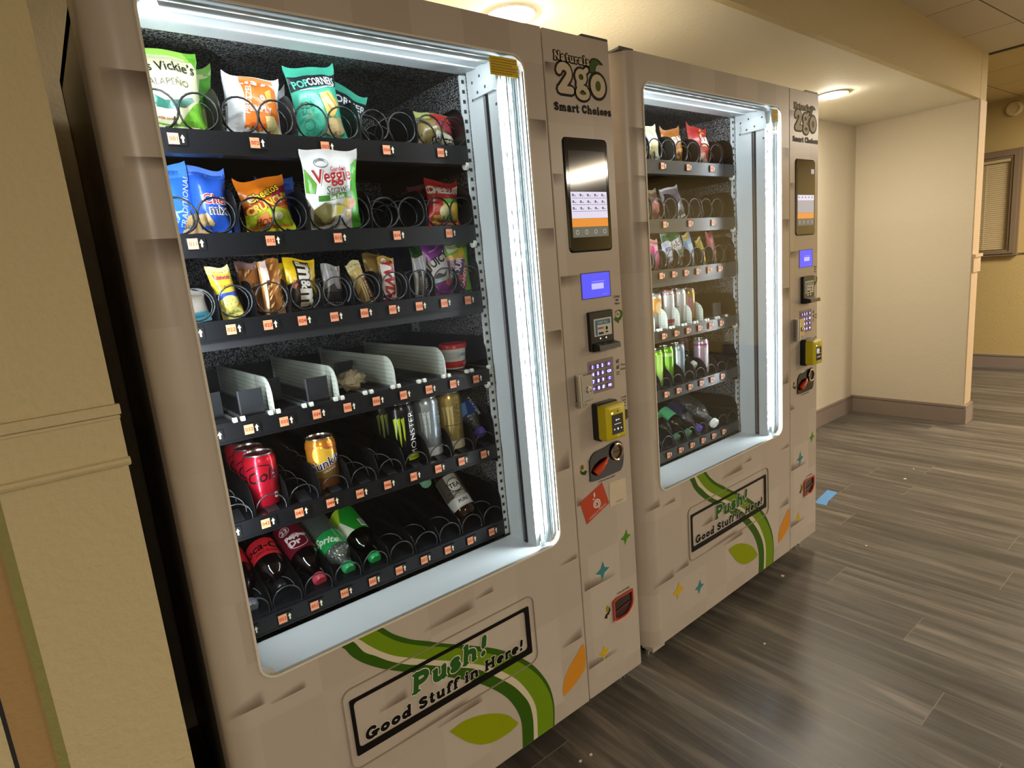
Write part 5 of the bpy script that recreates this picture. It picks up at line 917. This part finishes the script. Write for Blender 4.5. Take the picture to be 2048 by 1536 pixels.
def tile_mat(name, col, line):
    m = mk(name, col, rough=.85, var=0, spec=.2); nt = m.node_tree; p = P(m); N = nt.nodes.new; Lk = nt.links.new
    tc = N('ShaderNodeTexCoord'); mp = N('ShaderNodeMapping'); mp.inputs['Rotation'].default_value = (0, 0, .03); Lk(tc.outputs['Object'], mp.inputs[0])
    br = N('ShaderNodeTexBrick'); br.inputs['Scale'].default_value = 1; br.inputs['Brick Width'].default_value = .61; br.inputs['Row Height'].default_value = .61; br.offset = .0; br.inputs['Mortar Size'].default_value = .0035
    br.inputs['Color1'].default_value = lin(col); br.inputs['Color2'].default_value = lin(line[1]); br.inputs['Mortar'].default_value = lin(line[0]); Lk(mp.outputs[0], br.inputs['Vector']); Lk(br.outputs['Color'], p.inputs['Base Color'])
    n = N('ShaderNodeTexNoise'); n.inputs['Scale'].default_value = 120; b = N('ShaderNodeBump'); b.inputs['Strength'].default_value = .2; b.inputs['Distance'].default_value = .003; Lk(tc.outputs['Object'], n.inputs['Vector']); Lk(n.outputs['Fac'], b.inputs['Height']); Lk(b.outputs[0], p.inputs['Normal'])
    return m
def struct(o): o['kind'] = 'structure'; return o
YW = wallmat('paint_ochre', 'c6b78f'); CW_ = wallmat('paint_cream', 'd8cdb6', bump=.3); CEIL = wallmat('soffit_paint', 'e6e2d2', bump=.25, scale=70); TRIM = mk('trim_taupe', '8f8074', rough=.5, var=.04); BACKW = wallmat('slate_reflection_tint', '8791a8')
FY = lambda x: -.012 + .031 * x                                        # front line of the alcove
b = MB(); b.add([(-3, -6.2, 0), (8, -6.2, 0), (8, 3, 0), (-3, 3, 0)], [(0, 1, 2, 3)], plank_mat()); struct(b.build('floor'))
b = MB(); b.prismz([(-3, -6.2), (4.86, -6.2), (4.86, FY(4.86)), (-3, FY(-3))], 2.33, 2.36, tile_mat('ceiling_tile', 'd2c8b8', ('6a6054', 'ccc2b2'))); struct(b.build('ceiling'))
b = MB(); b.prismz([(4.86, -6.2), (8, -6.2), (8, 3), (4.86, 3)], 2.345, 2.36, tile_mat('hall_tile', 'c9b88c', ('6a5c40', 'c4b388'))); b.box(4.84, -6.2, 2.322, 4.868, FY(4.86), 2.345, mk('ceiling_trim_brown', '4a4032')); struct(b.build('ceiling_hall'))
b = MB(); b.prismz([(.03, FY(.03) + .028), (4.70, FY(4.70) + .028), (4.70, .84), (.03, .84)], 2.055, 2.08, CEIL); struct(b.build('ceiling_alcove'))
b = MB(); b.prismz([(-.1, FY(-.1)), (4.84, FY(4.84)), (4.84, FY(4.84) + .03), (-.1, FY(-.1) + .03)], 2.0551, 2.33, YW); struct(b.build('wall_fascia'))
b = MB(); b.box(-.1, .838, 0, 4.84, .9, 2.08, CW_); struct(b.build('wall_back'))
b = MB(); b.prismz([(4.70, FY(4.70) + .002), (4.835, FY(4.835)), (4.835, .97), (4.69, .97)], 0, 2.33, CW_); b.prismz([(4.701, FY(4.70) - .001), (4.837, FY(4.837) - .001), (4.837, .97), (4.835, .97), (4.835, FY(4.835) + .002), (4.701, FY(4.7) + .002)], 0, 2.33, YW); struct(b.build('wall_right'))
b = MB(); b.prismz([(4.705, FY(4.7) - .004), (4.838, FY(4.83) - .006), (4.838, FY(4.83)), (4.705, FY(4.7) + .002)], .13, 2.05, mk('corner_trim_pink', 'c9b190', rough=.55)); struct(b.build('trim_1'))
b = MB(); b.prismz([(4.712, FY(4.7) - .012), (4.86, FY(4.83) - .014), (4.86, .4), (4.836, .4), (4.836, FY(4.83)), (4.712, FY(4.7))], 1.005, 1.115, mk('corner_trim_pink', 'cdb295')); b.prismz([(4.715, FY(4.7) - .02), (4.87, FY(4.83) - .022), (4.87, .4), (4.836, .4), (4.836, FY(4.83)), (4.715, FY(4.7))], 1.10, 1.12, mk('corner_trim_pink', 'cdb295')); struct(b.build('trim_2'))
def skirting(name, pts, h, t=.014):
    b = MB()
    for (x0, y0), (x1, y1) in zip(pts[:-1], pts[1:]):
        d = Vector((x1 - x0, y1 - y0, 0)).normalized(); n = Vector((-d.y, d.x, 0))
        for z0, z1, tt in ((0, h - .022, t), (h - .022, h - .014, t * .55), (h - .014, h, t * .9)):
            a0, a1 = Vector((x0, y0, 0)) - d * .0, Vector((x1, y1, 0)) + d * tt; b.prismz([(a0.x, a0.y), (a1.x, a1.y), (a1.x + n.x * tt, a1.y + n.y * tt), (a0.x + n.x * tt, a0.y + n.y * tt)], z0, z1, TRIM)
    struct(b.build(name))
skirting('baseboard_right', [(4.835, .9), (4.838, FY(4.83) - .006), (4.702, FY(4.7) - .006), (4.692, .838)][::-1][0:0] or [(4.838, .5), (4.838, FY(4.838) - .007)], .124)
skirting('baseboard_alcove_right', [(4.700, FY(4.70) - .006), (4.695, .838)], .124); skirting('baseboard_stub_front', [(4.838, FY(4.838) - .006), (4.700, FY(4.70) - .006)], .124)
skirting('baseboard_back', [(4.695, .838), (2.3, .838)], .124)
# hall beyond
b = MB(); b.box(6.85, -6.2, 0, 6.95, 3, 2.36, wallmat('paint_ochre_hall', 'c4ad74', bump=.3)); struct(b.build('wall_hall'))
skirting('baseboard_hall', [(6.85, -3), (6.85, 2.5)], .115)
b = MB(); b.box(6.838, -1.5, 1.028, 6.85, .35, 1.034, TRIM); struct(b.build('trim_3'))
b = MB(); y0, y1, z0, z1 = .36, 1.25, 1.015, 1.925; b.M = Matrix.Translation((6.85, 0, 0)) @ Matrix.Rotation(R(90), 4, 'Z') ; WF = mk('window_frame_taupe', '85735c', rough=.5)
# local x = world y, local y = -world x
b.frame([(y0, z0), (y1, z0), (y1, z1), (y0, z1)], [(y0 + .075, z0 + .055), (y1 - .075, z0 + .055), (y1 - .075, z1 - .075), (y0 + .075, z1 - .075)], .0, .035, WF); b.frame([(y0 + .02, z0 + .02), (y1 - .02, z0 + .02), (y1 - .02, z1 - .02), (y0 + .02, z1 - .02)], [(y0 + .055, z0 + .04), (y1 - .055, z0 + .04), (y1 - .055, z1 - .055), (y0 + .055, z1 - .055)], .035, .043, WF)
wf = struct(b.build('window_1')); 
b = MB(); b.M = Matrix.Translation((6.85, 0, 0)) @ Matrix.Rotation(R(90), 4, 'Z'); SL_ = mk('blind_slat', 'cbb88e', rough=.5)
for k in range(44):
    z = z0 + .06 + .0178 * k; b.add([(y0 + .08, .013, z), (y1 - .08, .013, z), (y1 - .08, .010, z + .0172), (y0 + .08, .010, z + .0172)], [(0, 1, 2, 3)], SL_)
for yy in (y0 + .25, y1 - .25): b.tube([(yy, .02, z0 + .06), (yy, .02, z1 - .08)], .0015, SL_, 4)
b.box(y0 + .078, .004, z1 - .1, y1 - .078, .03, z1 - .076, SL_)
o = b.build('window_blind', None, recalc=False); tag(o, 'closed tan slatted blind in the hall window at right edge', 'blind')
b = MB(); b.M = Matrix.Translation((6.85, .45, 2.255)) @ Matrix.Rotation(R(-90), 4, 'Y'); b.lathe([(.062, 0), (.062, .008), (.052, .02), (.04, .022), (.038, .016), (0, .016)], mk('detector_cream', 'd8c694', rough=.5), 28, cap=False); o = b.build('smoke_detector', None, 40); tag(o, 'round cream detector high on the hall wall above the window', 'smoke detector')
# left wall with its wainscot
XL = .030; YF = FY(0) - .0
b = MB(); b.box(-3, YF, 0, XL, .97, 2.36, YW); struct(b.build('wall_left'))
b = MB(); b.box(-.128, YF - .004, 0, XL, YF, 1.055, YW); b.box(-3, YF - .006, 1.055, XL + .002, YF, 1.128, YW)
b.box(-3, YF - .012, 1.128, XL + .005, YF, 1.143, YW); b.box(-3, YF - .009, 1.1215, XL + .003, YF, 1.126, YW)
b.tube([(-3, YF - .009, 1.053), (XL + .004, YF - .009, 1.053)], .0065, YW, 8); b.box(-3, YF - .010, 1.046, XL + .003, YF, 1.053, YW); struct(b.build('trim_4'))
b = MB(); b.box(-.1405, YF - .0045, 0, -.1275, YF, 1.04, wallmat('paint_olive', '8d8a54')); b.box(-.183, YF - .001, 0, -.1405, YF, 1.04, wallmat('paint_tan_panel', 'a88a5c')); b.box(-.188, YF - .0015, 0, -.183, YF, 1.04, BLACK); b.box(-.6, YF - .004, 0, -.188, YF, 1.04, YW); struct(b.build('trim_5'))
# rest of the room behind the camera
b = MB(); b.box(-3, -6.3, 0, 8, -6.2, 2.36, BACKW); struct(b.build('wall_front'))  # unseen wall; its slate is chosen to reflect as bluish haze in the glass
b = MB(); b.box(-3.1, -6.2, 0, -3, 1, 2.36, YW); struct(b.build('wall_side'))
# alcove downlights, then unseen ceiling lights added to light the room
WARM = mk('downlight_glow', 'fff4e0', emit=DOWN)
for x, y, lab in ((1.267, .432, 'round recessed downlight above the gap between the two machines'), (3.508, .472, 'round recessed downlight beyond the far machine by the cream wall')):
    o = empty('downlight', (x, y, 2.055)); tag(o, lab, 'ceiling light', 'round downlights in the alcove')
    b = MB(); b.lathe([(.066, -.002), (.064, -.008), (.05, -.014), (.025, -.0165), (.0, -.017)], WARM, 32, cap=False); b.build('lens', o, 60)
    b = MB(); b.lathe([(.0665, -.002), (.075, -.006), (.080, -.001), (.080, 0.0)], mk('downlight_trim', 'e8e4d8', rough=.4), 32, cap=False); b.build('trim_ring', o, 40)
for x, y, pw, lab in ((-1.0, -4.5, 1.6, 'added flat ceiling light, unseen behind the viewer on the left'), (5.45, -4.1, 1.5, 'added flat ceiling light, unseen deep in the room on the right'), (5.9, -1.2, .8, 'added flat ceiling light, unseen over the hall')):
    o = empty('added_ceiling_light', (x, y, 2.33)); tag(o, lab, 'ceiling light', 'added flat ceiling lights'); TG = mk('added_troffer_glow_%d' % (pw * 100), 'fff0da', emit=TROF * pw)
    b = MB(); b.add([(-.28, -.58, -.006), (.28, -.58, -.006), (.28, .58, -.006), (-.28, .58, -.006)], [(0, 1, 2, 3)], TG); b.build('diffuser', o)
    b = MB()
    for x0, y0_, x1, y1_ in ((-.31, -.61, .31, -.58), (-.31, .58, .31, .61), (-.31, -.58, -.28, .58), (.28, -.58, .31, .58)): b.box(x0, y0_, -.012, x1, y1_, 0, WHITE)
    b.build('frame', o)
# small things on the floor
b = MB(); b.prismz([(2.862, .248), (3.05, .273), (3.047, .219), (2.903, .204), (2.852, .187), (2.847, .233)], .0003, .0012, mk('painters_tape_blue', '5c9ad8', rough=.6)); o = b.build('tape_strip'); tag(o, 'strip of blue painter tape stuck to the floor beside the far machine', 'tape')
rc = random.Random(3)
for x, y, s, lab in ((2.084, .011, .011, 'larger white paper crumb on the floor under the front of the far machine'), (1.642, -.16, .006, 'white crumb on the dark floor just right of the gap between machines'), (2.541, -.118, .006, 'white crumb on the floor in front of the far machine panel'), (.865, -.078, .006, 'left crumb of a pair on the floor at bottom edge below near machine'), (.9, -.082, .006, 'right crumb of a pair on the floor at bottom edge below near machine'), (3.618, .063, .007, 'white crumb on the floor midway to the cream wall'), (3.436, .043, .012, 'pale smear like flake on the floor midway to the cream wall')):
    b = MB(); p = [(s * rc.uniform(.6, 1) * cos(a), s * rc.uniform(.4, .8) * sin(a)) for a in (0, .9, 1.7, 2.6, 3.5, 4.3, 5.3)]; b.prismz(p, 0.0003, .002, mk('crumb_white', 'd8d0c0', rough=.8)); o = b.build('paper_crumb', None, loc=(x, y, 0)); tag(o, lab, 'crumb', 'crumbs on the floor')
# ---------------------------------------------------------------- put it all together
make_machine('vending_machine', MA, 0, 'near beige snack and drink vending machine beside the ochre wall at left')
make_machine('vending_machine', MBm, 1, 'far beige vending machine standing to the right of the near one')
stock_first(MA); stock_second(MBm)

# repeats of one kind share a group
_g = {'chip_bag': 'chip bags in the machines', 'snack_bag': 'snack bags on the second shelves', 'candy_bag': 'candy packs on the third shelves', 'candy_bar': 'candy bars on the third shelf', 'gummy_bag': 'gummy candy bags on the third shelves', 'nut_bar': 'peanut bars on the third shelf', 'drink_can': 'drink cans in the machines', 'drink_bottle': 'drink bottles in the machines', 'cracker_bag': 'red cracker bags on the second shelf', 'snack_pack': 'small snack packs in the near machine'}
for o in SC.objects:
    k = o.name.split('.')[0]
    if o.parent is None and k in _g and not o.get('group'): o['group'] = _g[k]
